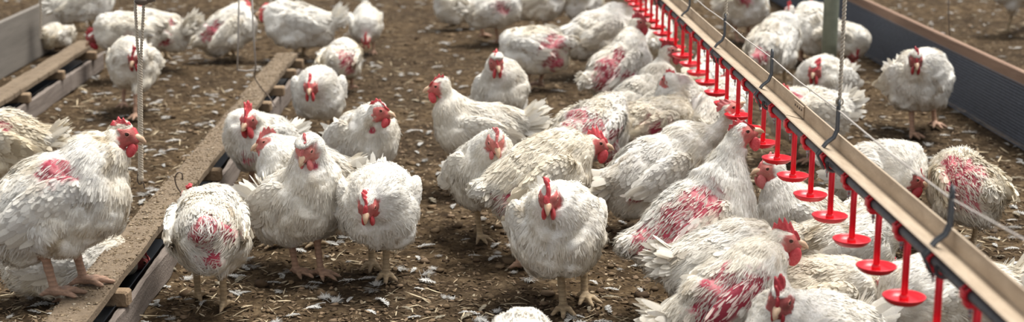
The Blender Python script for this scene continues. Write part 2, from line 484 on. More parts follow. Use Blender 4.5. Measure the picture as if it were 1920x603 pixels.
    fd = np.clip(H['dirt']*(np.clip(.5+.9*noise(P+seed*.3, 9, 3)+.35*noise(P, 40, 4), 0, 1)*.85+.3*sstep(.02, -.12, (P-bc)[:, 2]/S)), 0, 1)
    fcx = plum(P, fd)*(1+rg.uniform(-.10, .03, (len(P), 1))*(1-.6*soft[:, None]))
    pinkish = (pmf*.30*rg.random(len(pmf)))[:, None]; fcx = fcx*(1-pinkish)+np.array([.74, .34, .33])*pinkish
    FC = np.repeat(fcx, 12, 0)
    jn = .16+.10*(H['ruffle']-1)
    FN = np.repeat(N-T*rg.uniform(0, .22, (len(N), 1))+rg.normal(0, jn, N.shape), 12, 0)
    # fine down: thin slivers for a soft outline
    nd = int((9000, 2600, 700)[lod]*(1.0))
    pf = fa*ok*(1-.6*fpm); pf = pf/pf.sum(); di = rg.choice(len(Q), nd, p=pf)
    Pd = V[Q[di]].mean(1); Nd = fn[di]; Td = ffl[di]+rg.normal(0, .32, (nd, 3)); Td -= Nd*(Td*Nd).sum(1)[:, None]; Td /= np.linalg.norm(Td, axis=1)[:, None]+1e-9
    Ld = ln[di]*rg.uniform(.6, 1.3, nd)
    DV, DQ = feathers(Pd+Nd*.002, Nd, Td, Ld, Ld*.040, rg.uniform(.04, .38, nd)*H['ruffle'], rg.uniform(.1, .4, nd), rg, .05)
    dd_ = np.clip(H['dirt']*(np.clip(.5+.9*noise(Pd+seed*.3, 9, 3)+.35*noise(Pd, 40, 4), 0, 1)*.7), 0, 1)
    DC = np.repeat(plum(Pd, dd_)*(1-fpm[di][:, None]*.12), 12, 0)
    DN = np.repeat(Nd+rg.normal(0, .15, Nd.shape), 12, 0)
    allV = np.concatenate([V, FV, DV]); allQ = np.concatenate([Q, FQ+len(V), DQ+len(V)+len(FV)])
    allC = np.concatenate([cols, FC, DC]); sk = np.concatenate([skin, np.zeros(len(FV)+len(DV))])
    mi = np.concatenate([np.zeros(len(Q)), np.ones(len(FQ)+len(DQ))])
    root = empty('hen', base, yaw)
    tag(root, H['label'], 'hen', H['group'])
    q = V[Q]; fn2 = np.cross(q[:, 2]-q[:, 0], q[:, 3]-q[:, 1]); vn2 = np.zeros_like(V)
    for k in range(4): np.add.at(vn2, Q[:, k], fn2)
    vn2 /= np.linalg.norm(vn2, axis=1)[:, None]+1e-12
    me = make_mesh('hen_body', allV, allQ, [M_BODY, M_FEA], np.clip(allC, 0, 1), sk, mi, nrm=np.concatenate([vn2, FN, DN]))
    link('body', me, root)
    # wings
    for sy in (1, -1):
        WMl = BM @ Rz(R_(-7*sy)) @ Rx(R_(-10*sy)) @ Ry(R_(4))
        wc = L(-.025, sy*.101*bw, .020)
        nu, nv = 26, 14
        th = np.linspace(0, 2*math.pi, nu, endpoint=False); ph = np.linspace(.03, math.pi-.03, nv)
        TH, PH = np.meshgrid(th, ph)
        ex = np.cos(PH); ey = np.sin(PH)*np.cos(TH); ez = np.sin(PH)*np.sin(TH)
        # teardrop: wide at the shoulder, narrowing to the tip
        tpr = .80+.20*ex-.25*(ex < -.2)*(-.2-ex)
        LV = np.stack([ex*.118*S, ey*.030*S*tpr, ez*.066*S*tpr-.016*S*(1-ex)*.3], -1).reshape(-1, 3)
        WV = wc+LV @ WMl.T
        WQ = np.array([[i*nu+k, i*nu+(k+1) % nu, (i+1)*nu+(k+1) % nu, (i+1)*nu+k] for i in range(nv-1) for k in range(nu)])
        if True:
            q = WV[WQ]; n_ = np.cross(q[:, 2]-q[:, 0], q[:, 3]-q[:, 1]); a_ = np.linalg.norm(n_, axis=1)*.5; n_ /= 2*a_[:, None]+1e-12
            if ((q.mean(1)-wc)*n_).sum() < 0: WQ = WQ[:, ::-1]; n_ = -n_
        cen = WV[WQ].mean(1); outer = ((n_ @ WMl)[:, 1]*sy > -.15)
        lx = ((cen-wc) @ WMl)
        lnw = .020+.020*sstep(.06*S, -.08*S, lx[:, 0])
        prob = a_/(lnw*mult*.26)**2*outer
        reps = np.floor(prob).astype(int)+(rg.random(len(prob)) < prob-np.floor(prob))
        wi = np.repeat(np.arange(len(WQ)), reps)
        P = (WV[WQ[wi]]*rg.dirichlet((1, 1, 1, 1), len(wi))[..., None]).sum(1); N = n_[wi]
        T = np.tile(WMl @ np.array([-1, 0, -.16]), (len(wi), 1))+rg.normal(0, .10, (len(wi), 3))*H['ruffle']
        T -= N*(T*N).sum(1)[:, None]; T /= np.linalg.norm(T, axis=1)[:, None]+1e-9
        pw = patchmask(P)
        keep = rg.random(len(P)) > pw*.62
        P, N, T, pw, wi = P[keep], N[keep], T[keep], pw[keep], wi[keep]
        Lw = lnw[wi]*mult*rg.uniform(.8, 1.25, len(P))
        WF, WFQ = feathers(P+N*.001, N, T, Lw, Lw*.25*(1-.7*pw), rg.gamma(1.5, .024, len(P))*H['ruffle']**1.7+.015, rg.uniform(.02, .12, len(P)), rg, .03)
        # flight feathers
        nfl = 15
        s_ = np.linspace(0, 1, nfl)
        bx = -.015-.075*s_+.035; bzz = -.040+.040*s_
        Pf = wc+(np.stack([bx*S, np.full(nfl, sy*.020*S)-sy*.004*S*s_, bzz*S], 1)) @ WMl.T
        dirs = np.stack([-np.ones(nfl), np.zeros(nfl)-sy*.08, -.20+.26*s_], 1)+rg.normal(0, .035, (nfl, 3))*H['ruffle']
        Tf = dirs @ WMl.T; Tf /= np.linalg.norm(Tf, axis=1)[:, None]
        Nf = np.tile(WMl @ np.array([0, sy, .12]), (nfl, 1)); Nf -= Tf*(Tf*Nf).sum(1)[:, None]; Nf /= np.linalg.norm(Nf, axis=1)[:, None]
        Lfl = S*rg.uniform(.075, .10, nfl); pwf = patchmask(Pf)
        FF, FFQ = feathers(Pf, Nf, Tf, Lfl, np.full(nfl, .0125*S)*(1-.5*pwf), rg.uniform(0, .06, nfl), rg.uniform(.0, .1, nfl), rg, .02)
        pwv = patchmask(WV)
        dcol = np.clip(H['dirt']*np.clip(.5+.9*noise(WV+seed*.3, 9, 3), 0, 1), 0, 1)
        wcol = plum(WV, dcol)*.96; wcol = wcol*(1-pwv[:, None])+SKINR*pwv[:, None]
        dP = np.clip(H['dirt']*np.clip(.5+.9*noise(P+seed*.3, 9, 3), 0, 1), 0, 1)
        cP = plum(P, dP)*rg.uniform(.93, 1.03, (len(P), 1)); cP = cP*(1-.35*pw[:, None])+np.array([.74, .34, .33])*.35*pw[:, None]
        dF = np.clip(.25*H['dirt']+H['dirt']*np.clip(.5+.9*noise(Pf+seed*.3, 9, 3), 0, 1), 0, 1)
        cF = plum(Pf, dF)*rg.uniform(.88, 1.02, (nfl, 1))
        wn = WV-wc; wl = wn @ WMl; wl = wl/np.array([.118, .030, .066])**2; wn = wl @ WMl.T; wn /= np.linalg.norm(wn, axis=1)[:, None]+1e-9
        wN = np.concatenate([wn, np.repeat(N-T*rg.uniform(0, .3, (len(N), 1))+rg.normal(0, .17, N.shape), 12, 0), np.repeat(Nf+rg.normal(0, .15, Nf.shape), 12, 0)])
        aV = np.concatenate([WV, WF, FF]); aQ = np.concatenate([WQ, WFQ+len(WV), FFQ+len(WV)+len(WF)])
        aC = np.concatenate([wcol, np.repeat(cP, 12, 0), np.repeat(cF, 12, 0)])
        sk2 = np.concatenate([pwv, np.zeros(len(WF)+len(FF))])
        mi2 = np.concatenate([np.zeros(len(WQ)), np.ones(len(WFQ)+len(FFQ))])
        link('wing', make_mesh('hen_wing', aV, aQ, [M_BODY, M_FEA], np.clip(aC, 0, 1), sk2, mi2, nrm=wN), root)
    # tail
    if H['tail'] > 0:
        nt_ = 70 if lod < 2 else 36
        a = rg.uniform(-1, 1, nt_); e = rg.uniform(-1, 1, nt_)
        Pt = L(-.165, 0, .030)+np.stack([np.abs(e)*.012, a*.026, e*.022], 1)*S @ BM.T
        up = R_(H['tailup'])
        dirs = np.stack([-np.cos(up+e*.42), a*.42, np.sin(up+e*.42)], 1)+rg.normal(0, .10, (nt_, 3))*H['ruffle']
        Tt = dirs @ BM.T; Tt /= np.linalg.norm(Tt, axis=1)[:, None]
        Nt = np.stack([np.zeros(nt_), a*1.0, .55+.0*a], 1) @ BM.T+rg.normal(0, .15, (nt_, 3)); Nt -= Tt*(Tt*Nt).sum(1)[:, None]; Nt /= np.linalg.norm(Nt, axis=1)[:, None]
        Lt = H['tail']*S*rg.uniform(.065, .105, nt_)
        TV, TQ = feathers(Pt, Nt, Tt, Lt, Lt*rg.uniform(.09, .14, nt_), rg.uniform(0, .16, nt_), rg.uniform(-.05, .15, nt_), rg, .035)
        td = np.clip(H['dirt']*rg.uniform(.1, 1, nt_), 0, 1)
        tc = (WHITE*(1-td[:, None])+CREAM*td[:, None])*rg.uniform(.88, 1.03, (nt_, 1))
        link('tail', make_mesh('hen_tail', TV, TQ, [M_FEA], np.clip(np.repeat(tc, 12, 0), 0, 1), np.zeros(len(TV))), root)
    # head parts
    mc = (M_COMB, M_COMB_P, M_COMB_D)[H['combm']]
    cs = H['comb']
    ns, nr = 26, 5
    s_ = np.linspace(0, 1, ns)
    bx = .036-.064*s_; bz = .006+.021*np.sin(np.clip(s_*1.25, 0, 1)*math.pi*.62)-.010*np.clip(s_-.7, 0, 1)
    env = np.sin(np.clip(s_*.93+.07, 0, 1)*math.pi)**.6
    serr = np.abs(np.mod(s_*5.0+rg.uniform(0, .4), 1)-.5)*2
    hh = cs*.030*env*(.55+.50*(1-serr))
    VV = []
    for side in (1, -1):
        for j in range(nr):
            t = j/(nr-1)
            thick = .0056*(1-t*.70)*env+.0007
            z = bz-.004+hh*t; x = bx-.30*hh*t
            y = side*thick+H['flop']*(hh*t)*1.2*t+.0052*np.sin(s_*9+seed)*t+(seed % 3-1)*.005*t*t
            VV.append(np.stack([x, y, z], 1))
    VV = np.array(VV)
    qs = []
    for j in range(nr-1):
        for i in range(ns-1):
            qs.append([j*ns+i, j*ns+i+1, (j+1)*ns+i+1, (j+1)*ns+i]); o = nr*ns
            qs.append([o+j*ns+i, o+(j+1)*ns+i, o+(j+1)*ns+i+1, o+j*ns+i+1])
    for i in range(ns-1):
        a = (nr-1)*ns+i; qs.append([a, a+1, nr*ns+a+1, nr*ns+a])
    for j in range(nr-1):
        for i in (0, ns-1): qs.append([j*ns+i, (j+1)*ns+i, nr*ns+(j+1)*ns+i, nr*ns+j*ns+i])
    me = make_mesh('comb', hc+VV.reshape(-1, 3) @ HM.T*HS, qs, [mc]); link('comb', me, root)
    for sy in (1, -1):
        b = MB(); u, v = 12, 8
        b.ell((0, 0, 0), (.0140*cs**.5, .0060, .0205*cs**.5), None, u, v)
        WV = b.V[0]; WV[:, 0] += .15*WV[:, 2]; WV[:, 1] *= (1-.3*WV[:, 2]/.02)
        b.V[0] = hc+(WV+np.array([.024, sy*.0105, -.030])) @ HM.T*HS
        b.build('wattle', mc, root)
    b = MB()
    up = np.array([[.024, 0, -.002], [.034, 0, -.001], [.044, 0, -.004], [.051, 0, -.010], [.0535, 0, -.0135]])
    b.tube(hc+up @ HM.T*HS, np.array([.0098, .0085, .0062, .0032, .0008])*HS, 10)
    lo = np.array([[.024, 0, -.011], [.034, 0, -.012], [.043, 0, -.0135], [.0475, 0, -.0135]])
    b.tube(hc+lo @ HM.T*HS, np.array([.0070, .0056, .0036, .0008])*HS, 8)
    b.build('beak', M_BEAK, root)
    if lod < 2:
        for sy in (1, -1):
            b = MB(); b.ell(hd(.0125, sy*.0190, .0070), np.array((.0056, .0042, .0054))*HS, HM, 12, 8); e = b.build('eye', M_EYE, root)
            b = MB(); t = np.linspace(0, 2*math.pi, 15)
            ringp = np.stack([.0125+.0066*np.cos(t), sy*(.0212-.0015*np.cos(t)*np.cos(t)), .0070+.0050*np.sin(t)], 1)
            b.tube(hc+ringp @ HM.T*HS, .0013, 6, False); b.build('eyelid', M_LID, e)
            b = MB(); b.ell(hd(-.006, sy*.0205, -.010), (.0075, .0035, .0065), HM, 10, 6); b.build('ear_lobe', M_LOBE, root)
    return root

# ------------------------------------------------------------------ the hens
# (body centre px, ground row under it, heading: 0 right, 90 away, 180 left, 270 towards the lens)
hen('large white hen standing on the near plank beside the twisted rope, facing right', 103, 378, 545, 8, (229, 253), 2, -8, S=1.16, pitch=22, bz=.165,
    feet=[(104, 556), (158, 534)], patches=[(104, 312, .034)], dirt=.55, comb=.62, combm=0, tail=.8, tailup=5)
hen('cream hen with ruffled stained feathers at the left picture edge behind the largest hen', -2, 268, 400, 190, (-80, 200), 180, 0, S=1.05, pitch=8, patches=[(8, 235, .03)], dirt=1.0, tailup=25, ruffle=1.8, dd=-.05)
hen('dirty hen behind the near plank with its head pushed into the trough', 118, 492, 560, 8, (264, 488), 0, -30, S=.92, pitch=-8, patches=[(38, 482, .03)], dirt=.75, combm=2, comb=.35, hs=.2, dd=.17, tail=.7)
hen('hen seen from behind with a bare red rump, beside the near trough', 391, 428, 577, 97, (357, 368), 110, -30, S=.98, pitch=-2, feet=[(372, 563), (420, 580)],
    patches=[(393, 440, .085), (398, 480, .05), (360, 430, .045), (430, 432, .045)], dirt=.45, tail=.35, tailup=-20, comb=.35)
hen('white hen standing by the trough, head bent and tail spread to the left', 556, 378, 508, 316, (575, 280), 250, -30, S=1.06, pitch=20, feet=[(556, 515), (602, 518)],
    patches=[(592, 312, .014)], dirt=.35, comb=.85, tailup=22, tail=1.2, combm=1)
hen('round white hen with lowered red face, right of the hen with the spread tail', 710, 378, 522, 277, (690, 384), 262, -34, S=1.1, pitch=4, feet=[(698, 500), (724, 520)], dirt=.25, comb=.75, tail=.8, dd=-.2)
hen('white hen against the trough with a tall red comb, farther of the pair there', 490, 262, 372, 235, (467, 224), 250, -18, S=.92, pitch=14, dirt=.3, comb=1.25, patches=[(463, 302, .03)], tailup=15)
hen('cream hen facing left with a pink face, nearer of the pair at the trough', 566, 318, 442, 188, (503, 266), 195, -12, S=.92, pitch=14, dirt=.6, comb=.85, feet=[(520, 463), (597, 462)], combm=1, tailup=10)
hen('white hen looking right behind the round hen with lowered face', 680, 258, 385, 300, (710, 209), 345, -4, S=.98, pitch=20, dirt=.4, comb=.6, patches=[(694, 248, .012)])
hen('plump white hen facing the lens past the end of the near trough', 598, 172, 262, 275, (582, 162), 268, -12, S=1.0, pitch=10, dirt=.35, comb=.9, tail=.6)
hen('hen turned away with a red bare back beyond the plump hen at the trough end', 640, 112, 170, 82, (636, 118), 80, -40, S=.88, pitch=-2, patches=[(652, 108, .06), (656, 136, .035)], dirt=.7, tail=.2, lod=1)
hen('large white hen walking left behind the far end of the near trough', 562, 46, 112, 176, (499, 22), 188, -4, S=1.18, pitch=4, dirt=.25, comb=.8, tailup=28, lod=1)
hen('small hen pecking with its head down beside the large left-walking hen', 685, 44, 100, 272, (686, 74), 270, -62, S=.85, pitch=-18, dirt=.4, lod=1, tail=.5, dd=-.15)
hen('blurred hen with a pink rump standing behind the hanging wire loop', 428, 56, 114, 22, (458, 12), 330, -5, S=1.0, pitch=28, patches=[(390, 66, .05), (405, 45, .03)], dirt=.45, lod=1, tail=.6, feet=[(428, 108), (440, 112)])
hen('hen bending its red face down towards the end of the far trough', 238, 60, 150, 188, (176, 70), 205, -35, S=.95, pitch=0, dirt=.45, lod=1, patches=[(243, 66, .03)], combm=2, tail=.5)
hen('hen with bare pink side behind the double rope, tail raised to the right', 305, 58, 128, 150, (262, 22), 110, 0, S=1.0, pitch=4, patches=[(305, 72, .045), (320, 38, .03)], dirt=.4, lod=1, tailup=35, tail=1.3, feet=[(312, 112), (300, 105)])
hen('white hen facing the lens directly behind the twisted rope', 250, 118, 210, 268, (252, 108), 262, -25, S=.98, pitch=12, dirt=.45, lod=1, feet=[(254, 222), (232, 200)], combm=2)
hen('hen standing on the far trough, its body cut by the top edge', 158, 4, 60, 12, (200, -42), 0, 0, S=.98, pitch=14, bz=.165, dirt=.4, lod=1, feet=[(150, 62), (173, 57)], tailup=10)
hen('small dirty hen crouching between the far trough and the grey partition', 108, 66, 98, 60, (88, 74), 110, -30, S=.68, pitch=0, dirt=.9, lod=1, tail=1.0)
hen('white hen standing in profile facing left in the middle of the floor', 898, 243, 356, 183, (824, 164), 185, -2, S=.98, pitch=5, dirt=.35, comb=.75, tailup=20, tail=1.35)
hen('upright white hen facing the lens behind the hen in profile', 940, 172, 266, 278, (931, 118), 280, -18, S=.98, pitch=26, dirt=.3, comb=.95)
hen('slim white hen mid step with its face lowered, in front of the hen in profile', 905, 322, 446, 290, (928, 264), 284, -34, S=.96, pitch=24, dirt=.35, comb=.7, feet=[(900, 450), (938, 421)], combm=1)
hen('cream backed hen facing right behind the hen in the middle foreground', 1012, 328, 480, 20, (1116, 270), 0, -6, S=1.06, pitch=18, dirt=.7, comb=.95, patches=[(928, 386, .045), (955, 372, .04)], feet=[(975, 503), (1005, 470)], tail=.6, tailup=-15, ruffle=1.3)
hen('heavy white hen facing the lens in the middle foreground', 1046, 425, 575, 273, (1029, 368), 263, -26, S=1.14, pitch=12, dirt=.5, comb=.95, feet=[(1056, 583), (1096, 562)], combm=0, body_w=1.05)
hen('half plucked hen with scarlet back behind the cream backed hen', 1110, 242, 362, 55, (1165, 215), 60, -20, S=1.02, pitch=6, patches=[(1085, 215, .07), (1112, 225, .06), (1145, 270, .07), (1130, 300, .06), (1060, 240, .04)], dirt=.65, ruffle=1.8, tail=.4)
hen('ruffled hen with curled feathers and a pink bare side, left of the drinking hens', 1222, 234, 338, 20, (1300, 240), 20, -30, S=1.0, pitch=4, patches=[(1242, 250, .07), (1262, 248, .05), (1222, 268, .04)], dirt=.7, ruffle=2.2, tail=.5)
hen('white hen with a raised head and open look towards the far drinkers', 1200, 196, 280, 22, (1254, 97), 0, 8, S=1.0, pitch=22, dirt=.35, comb=.9, tailup=5, combm=2)
hen('white hen with its cream nape turned to the lens beneath the drinkers', 1294, 198, 306, 140, (1256, 150), 128, -20, S=.9, pitch=14, dirt=.45, comb=.55, tail=.6, dd=.0)
hen('big white hen stretching its neck up to peck under the pipe', 1230, 322, 432, 18, (1366, 208), 12, 36, S=1.12, pitch=16, dirt=.55, comb=.7, tailup=5, patches=[(1190, 372, .03)], dd=.0, combm=1)
hen('tall bare thighed hen reaching for a red cup with its beak open upwards', 1302, 418, 590, 16, (1390, 252), 2, 18, S=1.06, pitch=24, dirt=.45, comb=.7, feet=[(1262, 592), (1296, 566)],
    patches=[(1306, 372, .05), (1340, 380, .03), (1250, 415, .06), (1222, 452, .065), (1256, 474, .06), (1235, 492, .05)], tail=.3, tailup=-30, ruffle=1.4, dd=.02)
hen('white hen with a pale crown half hidden behind the neck of the big stretching hen', 1348, 212, 330, 62, (1366, 152), 30, 18, S=.9, pitch=25, dirt=.4, comb=.6, combm=1, dd=.1)
hen('large hen with a plucked pink flank beyond the group of drinking hens', 1160, 124, 225, 28, (1197, 44), 345, 0, S=1.0, pitch=30, patches=[(1140, 120, .07), (1128, 158, .06), (1175, 150, .05), (1160, 100, .04)], dirt=.4, lod=1, tail=.7, combm=2, ruffle=1.4)
hen('hunched hen with a bright pink bare rump in the far middle of the floor', 1000, 94, 166, 152, (948, 112), 120, -40, S=1.1, pitch=-4, patches=[(1036, 92, .07), (1044, 112, .05), (1052, 80, .035)], dirt=.7, lod=1, tail=.2)
hen('cream hen with its tail to the left beyond the pink flanked hen', 1122, 62, 142, 18, (1200, 18), 10, 0, S=1.2, pitch=12, dirt=.6, lod=1, tailup=0)
hen('dull white hen behind the raised pink flanked hen near the far drinkers', 1222, 62, 150, 80, (1212, 8), 60, 0, S=.95, pitch=20, dirt=.8, lod=1, tail=.5)
hen('hen standing on thin legs at the top edge left of the pink bodied hen', 858, 12, 54, 200, (820, -25), 190, 0, S=.95, pitch=8, dirt=.55, lod=1)
hen('hen with one pink leg forward and a pink bare hip at the top edge', 925, 14, 84, 20, (975, -28), 0, 0, S=1.05, pitch=8, dirt=.45, lod=1, patches=[(946, 12, .045)], feet=[(934, 82), (905, 70)])
hen('plain white hen at the top edge right of the one with the pink hip', 1012, 6, 62, 340, (1050, -36), 350, 0, S=1.0, pitch=8, dirt=.5, lod=2)
hen('cream hen at the top edge above the hen with the tail to the left', 1092, 8, 60, 250, (1082, -30), 250, 0, S=1.0, pitch=12, dirt=.7, lod=2)
hen('hen with a spiky comb facing left behind the red cups', 1512, 412, 486, 172, (1443, 318), 188, 0, S=.92, pitch=22, dirt=.45, comb=1.0, combm=1)
hen('pale hen under the middle cups with only its back showing', 1590, 456, 545, 12, (1655, 488), 0, -30, S=.9, pitch=0, dirt=.6, tail=.6)
hen('cream hen with its head lowered to the right beneath the near cups', 1528, 556, 655, 6, (1626, 530), 0, -20, S=.98, pitch=0, dirt=.75, comb=.6, combm=2, dd=.0)
hen('pink shouldered hen facing right with an upright comb in the right foreground', 1368, 560, 680, 8, (1470, 452), 352, -2, S=1.0, pitch=30, dirt=.5, comb=1.15, patches=[(1358, 562, .07), (1400, 548, .055), (1340, 590, .06), (1430, 560, .04)], ruffle=1.3)
hen('white hen behind the pink shouldered hen, tail fanned to the left', 1350, 486, 635, 16, (1430, 480), 0, -10, S=.86, pitch=4, dirt=.4, tail=1.1, tailup=12)
hen('hen with drooping red face at the bottom edge, before the pink shouldered hen', 1520, 625, 735, 205, (1466, 562), 240, -20, S=.98, pitch=10, dirt=.25, comb=1.15, combm=2)
hen('brown faced hen at the bottom edge beneath the nearest cup', 1784, 566, 690, 190, (1666, 590), 205, -30, S=1.05, pitch=2, dirt=.6, comb=.5, combm=2)
hen('white hen with a dark comb facing right beyond the rail', 1642, 324, 436, 315, (1710, 336), 345, -16, S=1.0, pitch=6, dirt=.2, comb=.95, combm=2, tailup=30, tail=.8)
hen('hen with a raw red back turned to the lens beyond the rail', 1812, 352, 466, 95, (1806, 330), 90, -40, body_w=.95, S=.96, pitch=2, patches=[(1802, 318, .07), (1800, 350, .07), (1812, 385, .05), (1785, 300, .04), (1826, 320, .04)], dirt=.7, ruffle=2.0, tail=.15)
hen('puffed hen standing on both feet in front of the mesh fence', 1722, 152, 250, 278, (1717, 112), 262, -22, S=1.12, pitch=16, feet=[(1710, 256), (1752, 237)], dirt=.55, combm=2, lod=0, comb=.95, ruffle=1.4)
hen('white hen facing left between the rail and the rope with a flopped comb', 1548, 152, 214, 232, (1528, 132), 245, -15, S=1.05, pitch=10, dirt=.35, lod=0, combm=0, comb=1.1, flop=.5)
hen('ruffled hen behind the rail, in front of the hen with a flopped comb', 1518, 212, 300, 200, (1472, 184), 195, -20, S=1.0, pitch=4, dirt=.4, ruffle=2.2, patches=[(1490, 178, .03)])
hen('white hen with its neck raised and looking away beyond the rail', 1452, 82, 168, 52, (1480, 22), 70, 15, S=1.05, pitch=30, dirt=.45, lod=1, patches=[(1432, 100, .045)], comb=1.1, tail=.5)
hen('white hen between the neck raising hen and the green post', 1526, 54, 118, 85, (1520, 12), 90, 0, S=1.15, pitch=12, dirt=.3, lod=1, tail=.3)
hen('hen with a red face low to the ground right behind the green post', 1582, 72, 130, 330, (1600, 104), 300, -50, S=.85, pitch=-14, dirt=.4, lod=1, combm=2)
hen('pinkish blurred hen at the top edge above the string of the rail', 1396, 14, 78, 300, (1380, -22), 280, 0, S=1.05, pitch=8, dirt=.6, lod=1, patches=[(1400, 0, .04)])
hen('dim hen standing behind the far row of cups', 1328, 146, 236, 70, (1340, 98), 60, 0, S=.95, pitch=16, dirt=.8, lod=1)
hen('hen mostly behind the near end of the rail, tail tip showing', 1780, 560, 630, 190, (1705, 550), 190, -10, S=.95, pitch=0, dirt=.3, tailup=14, tail=1.0)
hen('hen beyond the mesh fence of which only the legs show', 1908, -28, 66, 170, (1870, -80), 180, 0, S=1.1, pitch=8, dirt=.7, lod=1, feet=[(1888, 62), (1930, 48)])
hen('hen at the bottom edge of which only the white back shows', 985, 690, 775, 95, (985, 660), 90, -20, S=1.0, pitch=0, dirt=.2, tail=.2)
hen('dim hen beneath the cups behind the pale backed hen', 1640, 412, 480, 60, (1668, 400), 60, -20, S=.85, pitch=4, dirt=.7, tail=.5)
import time as _t
_t0 = _t.time()
for i, H in enumerate(HENS):
    build_hen(H, i+1)
print('hens', len(HENS), 'in', round(_t.time()-_t0, 1), 's')

# ------------------------------------------------------------------ surfaces
def litter_mat():
    m, nt, b = nmat('litter')
    ov = objvec(nt)
    big = tnoise(nt, 1.3, 3, .5, ov); mid = tnoise(nt, 14, 6, .7, ov, .4); fine = tnoise(nt, 85, 5, .75, ov)
    c1 = ramp(nt, mid, [(.30, (.029, .019, .011)), (.48, (.066, .045, .026)), (.62, (.130, .094, .058)), (.78, (.25, .195, .13))])
    c2 = ramp(nt, fine, [(.30, (.40, .37, .34)), (.55, (1, 1, 1)), (.75, (1.35, 1.3, 1.2))])
    c3 = ramp(nt, big, [(.35, (.78, .76, .74)), (.65, (1.25, 1.2, 1.1))])
    nt.links.new(mixc(nt, 1.0, mixc(nt, 1.0, c1, c2, 'MULTIPLY'), c3, 'MULTIPLY'), b.inputs['Base Color'])
    b.inputs['Roughness'].default_value = .95; b.inputs['Specular IOR Level'].default_value = .1
    bump(nt, b, fine, .9, .006); return m
def wood_mat(name, stops, axis=(1, .06, 1), scale=40, dust=None, rough=.85):
    m, nt, b = nmat(name)
    n = tnoise(nt, scale, 5, .65, objvec(nt, axis), .6)
    c = ramp(nt, n, stops)
    if dust:
        d = tnoise(nt, 30, 6, .75, objvec(nt)); f = ramp(nt, d, [(.42, (0, 0, 0)), (.62, (1, 1, 1))])
        c = mixc(nt, f, c, dust)
    nt.links.new(c, b.inputs['Base Color']); b.inputs['Roughness'].default_value = rough
    bump(nt, b, tnoise(nt, 120, 5, .7, objvec(nt)), .9, .006); return m
def plain(name, c, rough=.6, metal=0.0, scale=60, var=.25, bs=.2):
    m, nt, b = nmat(name)
    n = tnoise(nt, scale, 5, .65, objvec(nt))
    nt.links.new(ramp(nt, n, [(.3, tuple(x*(1-var) for x in c)), (.7, tuple(min(1, x*(1+var)) for x in c))]), b.inputs['Base Color'])
    b.inputs['Roughness'].default_value = rough; b.inputs['Metallic'].default_value = metal
    bump(nt, b, n, bs, .002); return m
M_LIT = litter_mat()
M_PLANK = wood_mat('dusty_plank', [(.3, (.12, .083, .050)), (.7, (.25, .185, .12))], dust=(.23, .168, .108))
M_BOARD = wood_mat('grey_board', [(.3, (.145, .115, .095)), (.55, (.24, .195, .165)), (.75, (.33, .28, .24))])
M_BLOCK = wood_mat('wood_block', [(.3, (.24, .16, .09)), (.7, (.38, .27, .17))])
M_PART = wood_mat('partition_panel', [(.3, (.16, .14, .118)), (.7, (.25, .222, .19))], scale=14)
M_FBOARD = wood_mat('fence_board', [(.3, (.22, .13, .085)), (.7, (.34, .22, .15))], scale=20)
M_PAN = plain('dark_tin', (.035, .04, .048), .35, .6)
M_PANL = plain('blue_grey_tin', (.22, .26, .32), .4, .5)
M_PIPE = plain('grey_pipe', (.095, .097, .10), .5)
M_STEEL = plain('steel_hanger', (.105, .108, .112), .45, .5)
M_RED = plain('red_plastic', (.72, .012, .025), .32, 0, 30, .08, .05)
M_NIP = plain('nipple_steel', (.30, .31, .33), .3, .8)
M_ROPE = plain('rope_fibre', (.50, .43, .34), .9, 0, 400, .3, .5)
M_TWINE = plain('twine', (.42, .38, .34), .9, 0, 300, .3, .5)
M_WIRE = plain('rusty_wire', (.12, .09, .07), .5, .4)
M_POST = plain('green_post', (.22, .235, .17), .6, 0, 12, .25)
M_NET = plain('blue_grey_mesh', (.16, .18, .22), .55)
M_NETDARK = plain('net_gap_dark', (.045, .052, .066), .7)  # stands in for the shaded ground behind the netting
def rail_mat():
    m, nt, b = nmat('dusty_rail')
    n = tnoise(nt, 30, 6, .7, objvec(nt, (1, .25, 1)), .3); f = tnoise(nt, 260, 3, .7, objvec(nt))
    c = ramp(nt, n, [(.3, (.38, .29, .205)), (.7, (.56, .46, .345))])
    c = mixc(nt, 1.0, c, ramp(nt, f, [(.3, (.78, .76, .72)), (.7, (1.08, 1.06, 1.04))]), 'MULTIPLY')
    nt.links.new(c, b.inputs['Base Color']); b.inputs['Roughness'].default_value = .7; bump(nt, b, f, .4, .002); return m
M_RAIL = rail_mat()

# ------------------------------------------------------------------ litter floor
def floor_h(X, Y):
    P = np.stack([X, Y, np.zeros_like(X)], -1)
    return -.006+.0045*noise(P, 5, 1)+.0035*noise(P, 17, 2)+.0022*noise(P, 48, 3)
ny, nx = 620, 700
ys = 2.2*(15.5/2.2)**np.linspace(0, 1, ny); xs = np.linspace(-1, 1, nx)
YY, XX = np.meshgrid(ys, xs, indexing='ij'); XX = XX*(YY*.46+.5)
ZZ = floor_h(XX, YY)
V = np.stack([XX, YY, ZZ], -1).reshape(-1, 3)
I = np.arange(ny*nx).reshape(ny, nx)
Q = np.stack([I[:-1, :-1], I[:-1, 1:], I[1:, 1:], I[1:, :-1]], -1).reshape(-1, 4)
tag(link('floor', make_mesh('floor', V, Q, [M_LIT])), 'brown poultry litter floor strewn with feathers', kind='structure')

def visible_floor(n, rg, ymin=3.7, ymax=13.0, pw=1.0):
    Y = ymin*(ymax/ymin)**(rg.random(n)**pw); u = rg.uniform(-40, 1960, n)
    X = (u-869)*Y/2800*1.02
    k = ~((np.abs(X+1.01-.0145*(Y-5.6)) < .085) & (Y < 8.2)) & ~((np.abs(X+2.18) < .085) & (Y < 8.7)); return X[k], Y[k]
